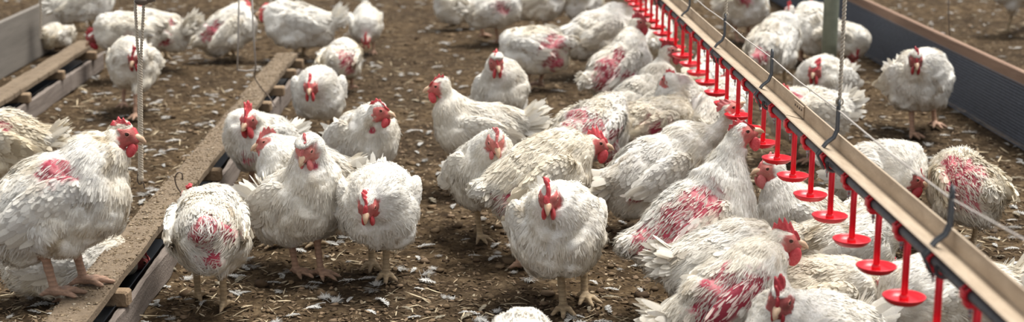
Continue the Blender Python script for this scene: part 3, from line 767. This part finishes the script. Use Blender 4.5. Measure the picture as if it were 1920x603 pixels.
# flakes and straw of the bedding (uncountable)
rg = np.random.default_rng(11)
def slivers(n, L0, L1, W0, W1, rg, ymax=13.0, zoff=.002, tilt=.25, clump=None):
    X, Y = visible_floor(n, rg, ymax=ymax); n = len(X)
    if clump is not None:
        k = noise(np.stack([X, Y, X*0], -1), 2.6, 9) > clump; X, Y = X[k], Y[k]; n = len(X)
    a = rg.uniform(0, 6.28, n); T = np.stack([np.cos(a), np.sin(a), rg.normal(0, tilt, n)], 1); T /= np.linalg.norm(T, axis=1)[:, None]
    N = np.stack([rg.normal(0, .3, n), rg.normal(0, .3, n), np.ones(n)], 1); N -= T*(T*N).sum(1)[:, None]; N /= np.linalg.norm(N, axis=1)[:, None]
    P = np.stack([X, Y, floor_h(X, Y)+zoff], 1)
    L = rg.uniform(L0, L1, n)
    return feathers(P-T*L[:, None]*.5, N, T, L, rg.uniform(W0, W1, n), rg.uniform(0, .15, n), rg.uniform(-.1, .25, n), rg, .06)+(n,)
FV, FQ, n = slivers(42000, .008, .028, .0012, .005, rg)
pal = np.array([[.075, .048, .028], [.16, .11, .065], [.27, .19, .12], [.38, .29, .19], [.50, .42, .30], [.11, .075, .045], [.20, .14, .09]])
cc = np.repeat(pal[rg.choice(7, n, p=[.2, .22, .18, .12, .05, .13, .10])]*rg.uniform(.55, .95, (n, 1)), 12, 0)
def vcol_mat(name, rough=.9):
    m, nt, b = nmat(name); nt.links.new(attr(nt, 'col'), b.inputs['Base Color']); b.inputs['Roughness'].default_value = rough
    b.inputs['Specular IOR Level'].default_value = .15; return m
M_FLAKE = vcol_mat('bedding_flakes')
tag(link('bedding_flakes', make_mesh('bedding_flakes', FV, FQ, [M_FLAKE], cc)), 'brown wood shavings and husks covering the floor', 'bedding', kind='stuff')
FV, FQ, n = slivers(2600, .03, .085, .0012, .0026, rg, ymax=9, zoff=.005, tilt=.12, clump=-.2)
cc = np.repeat(np.array([[.56, .46, .31]])*rg.uniform(.45, 1.2, (n, 1)), 12, 0)
tag(link('straw', make_mesh('straw', FV, FQ, [M_FLAKE], cc)), 'loose pale straw stalks lying on the litter', 'straw', kind='stuff')
# clods
n = 5200; X, Y = visible_floor(n, rg, ymax=12); n = len(X)
oct_V = np.array([[1, 0, 0], [0, 1, 0], [-1, 0, 0], [0, -1, 0], [.7, .7, .55], [-.7, .7, .55], [-.7, -.7, .55], [.7, -.7, .55], [0, 0, .95], [0, 0, -.5]])
oct_T = np.array([[0, 4, 7], [0, 1, 4], [1, 5, 4], [1, 2, 5], [2, 6, 5], [2, 3, 6], [3, 7, 6], [3, 0, 7], [4, 5, 8], [5, 6, 8], [6, 7, 8], [7, 4, 8], [0, 9, 1], [1, 9, 2], [2, 9, 3], [3, 9, 0]])
sz = rg.gamma(2.2, .0028, n)+.002
VV = oct_V[None]*sz[:, None, None]*rg.uniform(.6, 1.4, (n, 10, 1))*np.array([1, 1, .7])+np.stack([X, Y, floor_h(X, Y)+.001], 1)[:, None]
TT = (oct_T[None]+(np.arange(n)*10)[:, None, None]).reshape(-1, 3)
cc = np.repeat(pal[rg.choice([0, 1, 1, 5, 6], n)]*rg.uniform(.8, 1.3, (n, 1)), 10, 0)
tag(link('litter_clods', make_mesh('litter_clods', VV.reshape(-1, 3), None, [M_FLAKE], cc, T=TT)), 'dark crumbs and clods of caked litter', 'litter', kind='stuff')

# fallen feathers: each is a thing of its own
M_FF = feather_mat('fallen_feather', .2)
def feather_mesh(kind, seed):
    rg = np.random.default_rng(seed)
    P = []; T = []; L = []; W = []
    if kind == 'vane':
        ln = rg.uniform(.04, .065); n = 26; bend = rg.uniform(-.5, .5)
        for i in range(n):
            s = i/(n-1)
            for sd in (-1, 1):
                a = sd*(1.15-.75*s)+bend*s; P.append([ln*s, ln*bend*s*s*.5, .002+.004*math.sin(s*3)]); T.append([math.cos(a), math.sin(a), rg.normal(.05, .12)])
                L.append(ln*.26*(math.sin(math.pi*min(1, s*.8+.12))**.7)*rg.uniform(.7, 1.15)); W.append(ln*.022)
        P.append([-ln*.25, 0, .001]); T.append([1, 0, .03]); L.append(ln*1.2); W.append(ln*.015)
    else:
        ln = rg.uniform(.014, .026); n = 80
        for i in range(n):
            a = rg.normal(0, .75); P.append([rg.uniform(-.6, .6)*ln, rg.uniform(-.4, .4)*ln, .001]); T.append([math.cos(a), math.sin(a), rg.uniform(0, .7)])
            L.append(ln*rg.uniform(.6, 1.3)); W.append(ln*.022)
    P, T, L, W = map(np.array, (P, T, L, W)); T /= np.linalg.norm(T, axis=1)[:, None]
    N = np.tile([0, 0, 1.0], (len(P), 1))+rg.normal(0, .2, (len(P), 3)); N -= T*(T*N).sum(1)[:, None]; N /= np.linalg.norm(N, axis=1)[:, None]
    V, Q = feathers(P, N, T, L, W, np.full(len(P), .05), rg.uniform(0, .3, len(P)), rg, .03)
    return V, Q
protos = []
for i in range(14):
    kind = 'vane' if i % 4 else 'down'
    V, Q = feather_mesh(kind, i+50); c = np.array([.80, .79, .76])*np.random.default_rng(i).uniform(.5, .92)
    if i % 4 == 3: c = c*np.array([.85, .76, .60])
    protos.append((V, Q, c, make_mesh('fallen_feather', V, Q, [M_FF], np.tile(c, (len(V), 1)))))
rg = np.random.default_rng(23)
n = 3300; X, Y = visible_floor(n, rg, ymin=3.75, ymax=12.5)
n = len(X); dn = noise(np.stack([X, Y, X*0], -1), 2.6, 9)+.9*noise(np.stack([X, Y, X*0], -1), 7, 4)
keep = (dn > -.1) | (rg.random(n) < .30); X, Y = X[keep], Y[keep]
under = [(869+(x*2800/y)) for x, y in zip(X, Y)]
order = np.argsort(Y)
feath = bpy.data.objects.new('fallen_feather', protos[0][3]); first = True
farV = []; farQ = []; farC = []; off = 0; cnt = 0
for k in order:
    x, y = X[k], Y[k]; pi = rg.integers(0, len(protos)); rz = rg.uniform(0, 6.28); sc = rg.uniform(.55, 1.15)
    z = float(floor_h(np.array([x]), np.array([y]))[0])+.005
    if cnt < 296:
        o = feath if first else feath.copy(); first = False
        o.data = protos[pi][3]; o.location = (x, y, z); o.rotation_euler = (rg.normal(0, .12), rg.normal(0, .12), rz); o.scale = (sc,)*3
        col.objects.link(o)
        tag(o, 'loose white or cream feather lying on the litter in the nearer half', 'feather', 'loose feathers on the litter'); cnt += 1
    else:
        V, Q, c, _ = protos[pi]
        V = V @ Rz(rz).T*sc+np.array([x, y, z]); farV.append(V); farQ.append(Q+off); farC.append(np.tile(c, (len(V), 1))); off += len(V)
if farV:
    tag(link('scattered_feathers', make_mesh('scattered_feathers', np.concatenate(farV), np.concatenate(farQ), [M_FF], np.concatenate(farC))), 'countless small white feathers on the litter farther back', 'feathers', kind='stuff')

# ------------------------------------------------------------------ troughs
def rough_plank(x0, x1, y0, y1, z0, z1, seed, n=140):
    """a long board with worn, nicked edges"""
    rg = np.random.default_rng(seed); ys = np.linspace(y0, y1, n); b = .004
    sec = np.array([[x0, z0], [x1, z0], [x1, z1-b], [x1-b, z1], [(x0+x1)/2, z1], [x0+b, z1], [x0, z1-b]])
    V = []
    for i, y in enumerate(ys):
        s = sec.copy(); p = np.array([[0, y*1.0, 0]])
        s[1:4, 0] += float(noise(p+seed, 7, 1)[0])*.004+(.0 if rg.random() > .04 else -.006)
        s[[0, 5, 6], 0] += float(noise(p+seed+9, 7, 2)[0])*.004
        s[2:7, 1] += rg.normal(0, .0012, 5)
        V.append(np.stack([s[:, 0], np.full(7, y), s[:, 1]], 1))
    V = np.concatenate(V); m = 7
    Q = [[i*m+k, (i+1)*m+k, (i+1)*m+(k+1) % m, i*m+(k+1) % m] for i in range(n-1) for k in range(m)]
    T = [[0, k+1, k] for k in range(1, m-1)]+[[(n-1)*m, (n-1)*m+k, (n-1)*m+k+1] for k in range(1, m-1)]
    T = [[0, k, k+1] for k in range(1, m-1)]+[[(n-1)*m, (n-1)*m+k+1, (n-1)*m+k] for k in range(1, m-1)]
    b_ = MB(); b_.add(V, [q[::-1] for q in Q], [t[::-1] for t in T]); return b_
def trough(xr, y0, y1, label, blocks, pan_mat, seed, yaw=0.0):
    """xr = x of the plank's right edge"""
    root = empty('feed_trough', (xr-.06, (y0+y1)/2, 0)); o = np.array(root.location); root.rotation_euler.z = yaw
    tag(root, label, 'trough', 'wooden feed troughs')
    def part(b, name, mat, parent=root, smooth=False):
        me = b.mesh(name, mat, smooth); me.transform(Matrix.Translation(-Vector(o))); return link(name, me, parent)
    # plank in three lengths butted together
    cuts = [y0, y0+(y1-y0)*.42, y0+(y1-y0)*.74, y1]
    for i in range(3):
        dx = (.0, .004, -.003)[i]
        part(rough_plank(xr-.112+dx, xr+dx, cuts[i]+.002, cuts[i+1]-.002, .141, .165, seed+i), 'plank', M_PLANK)
    part(rough_plank(xr+.003, xr+.023, y0, y1, .002, .092, seed+7), 'side_board', M_BOARD)
    part(rough_plank(xr-.135, xr-.115, y0, y1, .002, .092, seed+8), 'side_board', M_BOARD)
    # folded tin pan running inside
    b = MB(); yy = [y0+.03, y1-.03]; prof = [(xr-.110, .108), (xr-.096, .040), (xr-.030, .040), (xr-.004, .100), (xr-.001, .100), (xr-.028, .036), (xr-.098, .036), (xr-.113, .108)]
    V = [[p[0], y, p[1]] for y in yy for p in prof]; m = len(prof)
    b.add(V, [[k, (k+1) % m, m+(k+1) % m, m+k] for k in range(m)]); part(b, 'feed_pan', M_PAN)
    b = MB(); b.box((xr-.055, (y0+y1)/2, .124), (.006, y1-y0-.1, .026)); part(b, 'divider_strip', pan_mat)
    for i, yb in enumerate(blocks):
        rgb = np.random.default_rng(seed*7+i); w = .045+rgb.uniform(-.006, .008)
        b = MB(); b.box((xr-.032, yb, .116), (.135+rgb.uniform(-.01, .02), w, .047), Rz(rgb.uniform(-.08, .08)), .006); part(b, 'cross_block', M_BLOCK)
    return root, part
yb1 = [at_y(180, 590, 1)[1]]
def y_on(u, X):  # depth of the line x=X seen at column u (z small)
    return X/(ray(u, 400)[0]/ray(u, 400)[1])
t1, part1 = trough(-.954, 3.1, 8.15, 'long wooden feed trough with dusty plank lid running up from lower left', [3.62, 4.03, 4.72, 5.5, 6.15, 6.45, 6.85, 7.25, 7.75, 8.08], M_PANL, 3, -.0145)
t2, part2 = trough(-2.12, 5.2, 8.65, 'second wooden feed trough, farther off at the upper left', [6.45, 7.1, 7.75, 8.4], M_PANL, 21)
# dried litter lying on the lid of the near trough (uncountable)
rgp = np.random.default_rng(31); n = 7000
yl = rgp.uniform(-2.5, 2.5, n)**1.0; xl = rgp.uniform(-.052, .058, n)
szp = rgp.gamma(1.5, .0009, n)+.0007
Pp = np.stack([xl, yl, np.full(n, .1655)], 1) @ Rz(-.0145).T+np.array(t1.location)
oct2 = np.array([[1, 0, 0], [0, 1, 0], [-1, 0, 0], [0, -1, 0], [.6, .6, .5], [-.6, .6, .5], [-.6, -.6, .5], [.6, -.6, .5], [0, 0, .8], [0, 0, -.2]])
octT = np.array([[0, 4, 7], [0, 1, 4], [1, 5, 4], [1, 2, 5], [2, 6, 5], [2, 3, 6], [3, 7, 6], [3, 0, 7], [4, 5, 8], [5, 6, 8], [6, 7, 8], [7, 4, 8], [0, 9, 1], [1, 9, 2], [2, 9, 3], [3, 9, 0]])
VV = oct2[None]*szp[:, None, None]*rgp.uniform(.6, 1.6, (n, 10, 1))*np.array([1, 1, .6])+Pp[:, None]
cc = np.repeat(np.array([[.21, .155, .095], [.29, .22, .145], [.13, .09, .055], [.42, .35, .26]])[rgp.choice(4, n, p=[.4, .3, .2, .1])], 10, 0)
tag(link('plank_litter', make_mesh('plank_litter', VV.reshape(-1, 3), None, [M_FLAKE], cc, T=(octT[None]+(np.arange(n)*10)[:, None, None]).reshape(-1, 3))), 'dried crumbs of litter caked on the lid of the near trough', 'litter', kind='stuff')
# wire hook of the trough
def wirething(name, pts, r, mat, label, cat, group=None, n=7):
    b = MB(); P = np.array(pts)
    t = np.linspace(0, len(P)-1, len(P)*6); ii = np.clip(t.astype(int), 0, len(P)-2); f = (t-ii)[:, None]
    Pm = np.concatenate([[2*P[0]-P[1]], P, [2*P[-1]-P[-2]]])
    q = .5*((2*Pm[ii+1])+(-Pm[ii]+Pm[ii+2])*f+(2*Pm[ii]-5*Pm[ii+1]+4*Pm[ii+2]-Pm[ii+3])*f**2+(-Pm[ii]+3*Pm[ii+1]-3*Pm[ii+2]+Pm[ii+3])*f**3)
    b.tube(q, r, n); o = b.build(name, mat); 
    return tag(o, label, cat, group)
Yh = 5.02
hp_ = [at_y(347, 369, Yh), at_y(333, 352, Yh), at_y(328, 335, Yh), at_y(333, 324, Yh), at_y(341, 325, Yh), at_y(342, 337, Yh)]
wirething('wire_hook', hp_, .0024, M_WIRE, 'bent wire hook sticking up from the near trough beside the bare rumped hen', 'hook')
Yh = 6.6
wirething('wire_hook', [at_y(479, 128, Yh), at_y(478, 145, Yh), at_y(490, 165, Yh), at_y(505, 182, Yh), at_y(517, 200, Yh-.1)], .0026, M_WIRE, 'dark bent wire hanging off the string loop over the near trough', 'hook')

# twisted ropes
def twist(pts, r, pitch, mb, strands=2, n=6):
    P = np.array(pts); seg = np.linalg.norm(np.diff(P, axis=0), axis=1); s = np.concatenate([[0], seg.cumsum()]); m = max(12, int(s[-1]/pitch*10))
    ss = np.linspace(0, s[-1], m); C_ = np.stack([np.interp(ss, s, P[:, i]) for i in range(3)], 1)
    for k in range(strands):
        a = ss/pitch*2*math.pi+k*2*math.pi/strands
        mb.tube(C_+np.stack([np.cos(a), np.sin(a), np.zeros(m)], 1)*r*.62, r*.72, n)
Yr = at_y(268, 345, 1)[1]; Yr = 4.32
b = MB()
J = at_y(262, 120, Yr)
twist([at_y(252, -60, Yr), at_y(254, 20, Yr), at_y(258, 90, Yr), J], .0036, .016, b)
twist([at_y(270, -60, Yr), at_y(269, 20, Yr), at_y(265, 90, Yr), J+np.array([.004, 0, 0])], .0036, .016, b)
twist([J, at_y(263, 200, Yr), at_y(264, 333, Yr)], .0062, .022, b, 3)
b.ell(at_y(264, 333, Yr), (.009, .009, .012))
tag(b.build('rope', M_ROPE), 'thick twisted double rope hanging beside the largest hen at left', 'rope')
b = MB(); kx = at_y(266, 2, Yr); b.ell(kx, (.022, .016, .012)); b.ell(kx+np.array([.020, 0, .004]), (.014, .010, .009))
for i in range(9):
    a = np.random.default_rng(i).uniform(-.5, .5, 3); b.tube([kx+np.array([.02, 0, 0]), kx+np.array([.038+.012*a[0], a[1]*.02, .006+.015*a[2]])], .0014, 5)
tag(b.build('rope_knot', M_WIRE), 'dark frayed knot at the top of the thick double rope', 'knot')
wirething('wire_hook', [at_y(259, 324, Yr), at_y(258, 338, Yr), at_y(262, 345, Yr), at_y(268, 342, Yr), at_y(271, 352, Yr+.03)], .0022, M_WIRE, 'small open wire hook at the lower end of the thick rope', 'hook')
Yt = 7.6; b = MB(); twist([at_y(76, -60, Yt), at_y(76, 72, Yt)], .006, .03, b, 2)
tag(b.build('rope', M_ROPE), 'pale rope hanging down to the far trough at upper left', 'rope')
Ys = 6.6; b = MB()
b.tube([at_y(449, -60, Ys), at_y(447, 60, Ys), at_y(445, 131, Ys)], .0042, 6); b.tube([at_y(470, -60, Ys), at_y(475, 60, Ys), at_y(480, 130, Ys)], .0042, 6)
b.tube([at_y(445, 131, Ys), at_y(462, 133, Ys), at_y(480, 130, Ys)], .0038, 6)
tag(b.build('string_loop', M_TWINE), 'thin pale string loop hanging over the near trough', 'string')

# partition panel at the far left, and the dark stretch behind it
b = MB(); b.box((-2.60, 7.3, .155), (.03, 5.2, .31), None, .004)
tag(b.build('partition', M_PART, None, False), 'low grey board partition behind the far trough at upper left', 'partition')

# ------------------------------------------------------------------ drinker line
XR = .935; ZC = .42; ZP = .578; ZF = .622
def y_for_row(X, Z, v):
    a, c = 1.0, 20.0
    for _ in range(40):
        m = (a+c)/2
        if proj(np.array([X, m, Z]))[0][1] > v: a = m
        else: c = m
    return m
y0d = y_for_row(XR, ZC+.004, 559); y1d = y_for_row(XR, ZC+.004, 331); sp = (y1d-y0d)/5; print('drinkers', y0d, sp)
line = empty('drinker_line', (XR, 5.5, ZC))
tag(line, 'suspended rail with grey pipe and a row of red drinking cups crossing the right half', 'drinker')
LO = np.array([XR, 5.5, ZC])
def lpart(b, name, mat, parent=line, smooth=True):
    me = b.mesh(name, mat, smooth); me.transform(Matrix.Translation(-Vector(LO))); return link(name, me, parent)
# angle rail: flange leaning towards the left, web standing up, lengths joined by a plate
def angle_rail(ya, yb_, seed):
    sec = [(XR-.052, ZF+.002), (XR-.048, ZF-.003), (XR+.004, ZF-.016), (XR+.006, ZF+.030), (XR+.0015, ZF+.030), (XR, ZF-.010), (XR-.049, ZF+.004)]
    n = 60; ys = np.linspace(ya, yb_, n); V = []
    for y in ys:
        w = .0010*math.sin(y*3+seed)
        V += [[x+w, y, z+w] for x, z in sec]
    m = len(sec); b = MB()
    b.add(V, [[i*m+k, (i+1)*m+k, (i+1)*m+(k+1) % m, i*m+(k+1) % m] for i in range(n-1) for k in range(m)]+[[0, 1, 2, 6], [2, 3, 4, 5]]+[[(n-1)*m+q for q in (6, 2, 1, 0)], [(n-1)*m+q for q in (5, 4, 3, 2)]]); return b
for i, (a, c) in enumerate(((1.9, 4.02), (4.02, 7.0), (7.0, 9.9))):
    lpart(angle_rail(a+.001, c-.001, i), 'rail', M_RAIL, smooth=False)
for yj in (4.08,):
    b = MB(); b.box((XR-.002, yj, ZF+.010), (.003, .12, .032)); 
    pl = lpart(b, 'joint_plate', M_RAIL, smooth=False)
    b = MB()
    for q in (-.04, -.015, .012, .038): b.ell((XR-.0045, yj+q, ZF+.014), (.002, .0045, .0035))
    me = b.mesh('rivet', M_WIRE); me.transform(Matrix.Translation(-Vector(LO))); link('rivets', me, pl)
b = MB(); b.tube([(XR-.013, y, ZP) for y in np.linspace(1.9, 9.9, 40)], .0110, 14); lpart(b, 'pipe', M_PIPE)
nd = 0
y = y0d-sp*4
while y < 9.8:
    d = empty('drinker', (0, y-5.5, 0)); d.parent = line
    if nd == 0:
        def dm(b, name, mat, smooth=True): return b.mesh(name, mat, smooth)
        b = MB(); ang = np.linspace(0, 2*math.pi, 17)
        # saddle clamp around the pipe
        for dy in (-.011, .011): b.tube([(-.013+.0150*math.cos(t), dy, ZP-ZC+.0150*math.sin(t)) for t in ang], .0034, 6, False)
        b.box((-.013+.0, 0, ZP-ZC-.017), (.026, .030, .014), None, .003); b.box((-.013-.0150, 0, ZP-ZC), (.006, .030, .020), None, .002); b.box((-.013+.0150, 0, ZP-ZC), (.006, .030, .020), None, .002)
        m_sad = dm(b, 'saddle', M_RED)
        b = MB(); b.box((0, 0, (ZP-ZC)/2+.0), (.0135, .0105, ZP-ZC-.020), None, .003); b.box((.0045, 0, (ZP-ZC)/2), (.004, .014, ZP-ZC-.03), None, .001)
        b.box((-.004, 0, ZP-ZC-.012), (.018, .016, .018), None, .003)
        m_stem = dm(b, 'stem', M_RED)
        b = MB(); b.lathe([(.003, -.013), (.0035, -.0085), (.018, -.008), (.033, -.0045), (.0415, .0015), (.0440, .0065), (.0460, .0080), (.0462, .0105), (.0440, .0112), (.0415, .0090), (.037, .0030), (.028, -.001), (.010, -.0030), (.0005, -.0030)], (0, 0, 0), 28)
        b.box((0, 0, .004), (.020, .014, .018), None, .003)
        m_cup = dm(b, 'cup', M_RED)
        b = MB(); b.tube([(-.013, 0, ZP-ZC-.022), (-.013, 0, ZP-ZC-.036)], .0040, 8); b.tube([(-.013, 0, ZP-ZC-.036), (-.013, 0, ZP-ZC-.048)], .0018, 6)
        m_nip = dm(b, 'nipple', M_NIP)
    link('stem', m_stem, d); link('cup', m_cup, d); link('saddle', m_sad, d); link('nipple', m_nip, d)
    nd += 1; y += sp
# steel hangers, every .87 m
def y_for_col(X, Z, u):
    a, c = 1.0, 20.0
    for _ in range(40):
        m = (a+c)/2
        if proj(np.array([X, m, Z]))[0][0] > u: a = m
        else: c = m
    return m
hrows = [y_for_col(XR-.008, ZF+.07, u) for u in (1783, 1571, 1447, 1359)]; print('hangers', hrows)
hrows += [hrows[-1]+(hrows[-1]-hrows[0])/3*q for q in (1, 2, 3, 4)]
hy = 2.857; k = 0; print('hanger rows', [float(proj(np.array([XR-.04, 2.857+.87*q, ZP]))[0][0]) for q in range(5)]); hang = []
for hy in hrows:
    b = MB()
    path = np.array([(XR-.038, ZP-.010), (XR-.046, ZP+.008), (XR-.056, ZP+.026), (XR-.034, ZF+.012), (XR-.016, ZF+.026), (XR-.008, ZF+.046), (XR-.008, ZF+.112), (XR-.008, ZF+.122)])
    wd = [.009, .010, .0115, .0115, .0115, .013, .013, .007]
    for sd in (-1, 1):      # two raised edges of the pressed steel strap
        b.tube([(p[0], hy+sd*wd[i_]*.8, p[1]) for i_, p in enumerate(path)], .0028, 7)
    V = []
    for i_, p in enumerate(path): V += [[p[0]-.001, hy-wd[i_], p[1]], [p[0]-.001, hy+wd[i_], p[1]], [p[0]+.0014, hy+wd[i_], p[1]], [p[0]+.0014, hy-wd[i_], p[1]]]
    b.add(V, [[4*i_+k_, 4*i_+(k_+1) % 4, 4*i_+4+(k_+1) % 4, 4*i_+4+k_] for i_ in range(7) for k_ in range(4)])
    b.ell((XR-.011, hy, ZF+.100), (.003, .005, .005))
    b.tube([(XR-.013+.0170*math.cos(t), hy, ZP+.0170*math.sin(t)) for t in np.linspace(-3.6, .6, 14)], .0046, 7)
    lpart(b, 'hanger', M_STEEL); hang.append(hy)
# twine running over the hangers
pts = []
for i, h_ in enumerate(hang):
    pts.append((XR-.009, h_, ZF+.096))
    if i < len(hang)-1: pts.append((XR-.009, h_+.43, ZF+.090))
pts = [(XR+.03, 2.1, ZF+.12)]+pts
b = MB(); twist(pts, .0021, .012, b, 2, 5)
rgx = np.random.default_rng(5)
for i in range(70):
    yy = rgx.uniform(2.2, 9); zz = np.interp(yy, [p[1] for p in pts], [p[2] for p in pts]); b.tube([(XR-.009, yy, zz), (XR-.009+rgx.normal(0, .004), yy+rgx.normal(0, .006), zz+rgx.normal(-.002, .006))], .0007, 4)
tag(b.build('twine', M_TWINE), 'fuzzy twine stretched above the rail from hanger to hanger', 'twine')
for i, (h_, lab) in enumerate(((hang[1], 'pale rope holding the rail at right, in front of the ruffled hen'), (hang[3], 'pale rope holding the rail at the top centre right'), (hang[5], 'thin rope holding the far part of the rail'))):
    b = MB(); twist([(XR-.006, h_, ZF+.116), (XR-.004, h_, 2.3)], .0042, .02, b, 2)
    b.tube([(XR-.006+.009*math.cos(t), h_, ZF+.116+.010*math.sin(t)) for t in np.linspace(0, 6.28, 12)], .0022, 6, False)
    tag(b.build('rope', M_ROPE), lab, 'rope')

# ------------------------------------------------------------------ post and mesh fence
pb = at_z(1552, 150)
b = MB(); b.tube([(pb[0], pb[1], z) for z in np.linspace(-.02, 2.2, 10)], .042, 20); b.tube([(pb[0], pb[1], -.01), (pb[0], pb[1], .02)], .054, 20)
tag(b.build('post', M_POST), 'thick green grey post standing on the floor beyond the rail', 'post')
fx = 2.46; f0, f1 = 5.3, 13.5
fence = empty('mesh_fence', (fx, 8, 0)); tag(fence, 'low fence of dark mesh under a wooden board along the right side', 'fence')
def fpart(b, name, mat, smooth=False):
    me = b.mesh(name, mat, smooth); me.transform(Matrix.Translation(-Vector((fx, 8, 0)))); return link(name, me, fence)
b = MB(); b.box((fx+.004, (f0+f1)/2, .302), (.030, f1-f0, .062), None, .004); fpart(b, 'top_board', M_FBOARD)
b = MB(); b.box((fx+.022, (f0+f1)/2, .14), (.004, f1-f0, .27)); fpart(b, 'added_dark_backing', M_NETDARK)  # added sheet, coloured dark for the shade seen through the netting
b = MB(); w = .0022
for zz in np.arange(.004, .285, .0145): b.box((fx-.012, (f0+f1)/2, zz), (.003, f1-f0, w*1.3))
for yy in np.arange(f0, f1, .0165): b.box((fx-.0125, yy, .138), (.003, w*1.3, .275))
fpart(b, 'netting', M_NET)
for i, yy in enumerate(np.arange(5.8, 13.4, 1.9)):
    b = MB(); b.box((fx+.038, yy, .16), (.028, .045, .33), None, .003); fpart(b, 'stake', M_BOARD)
b = MB(); b.tube([at_y(1777, -60, 7.55), at_y(1779, 40, 7.55), at_y(1782, 98, 7.55)], .0028, 6)
tag(b.build('wire', M_WIRE), 'thin dark wire hanging down to the fence board', 'wire')

# ------------------------------------------------------------------ light
w = bpy.data.worlds.new('barn_light'); scene.world = w; w.use_nodes = True
nt = w.node_tree; bg = nt.nodes['Background']
tc = nt.nodes.new('ShaderNodeTexCoord'); sx = nt.nodes.new('ShaderNodeSeparateXYZ'); nt.links.new(tc.outputs['Generated'], sx.inputs[0])
r = nt.nodes.new('ShaderNodeMapRange'); r.inputs[1].default_value = -.1; r.inputs[2].default_value = .9; nt.links.new(sx.outputs['Z'], r.inputs[0])
nt.links.new(ramp(nt, r.outputs[0], [(0, (.30, .31, .34)), (.35, (.62, .66, .72)), (1, (1.0, 1.0, 1.0))]), bg.inputs['Color'])
bg.inputs['Strength'].default_value = .56
def sun(name, rot, e, ang, c):
    l = bpy.data.lights.new(name, 'SUN'); l.energy = e; l.angle = R_(ang); l.color = c
    o = bpy.data.objects.new(name, l); o.rotation_euler = tuple(R_(a) for a in rot); o.location = (0, 5, 4); col.objects.link(o)
sun('skylight', (-10, 18, 0), 3.7, 30, (1.0, .97, .92))
vs = scene.view_settings
vs.view_transform = 'Standard'; vs.look = 'None'; vs.gamma = 1.0; vs.use_curve_mapping = False; vs.exposure = 0.62
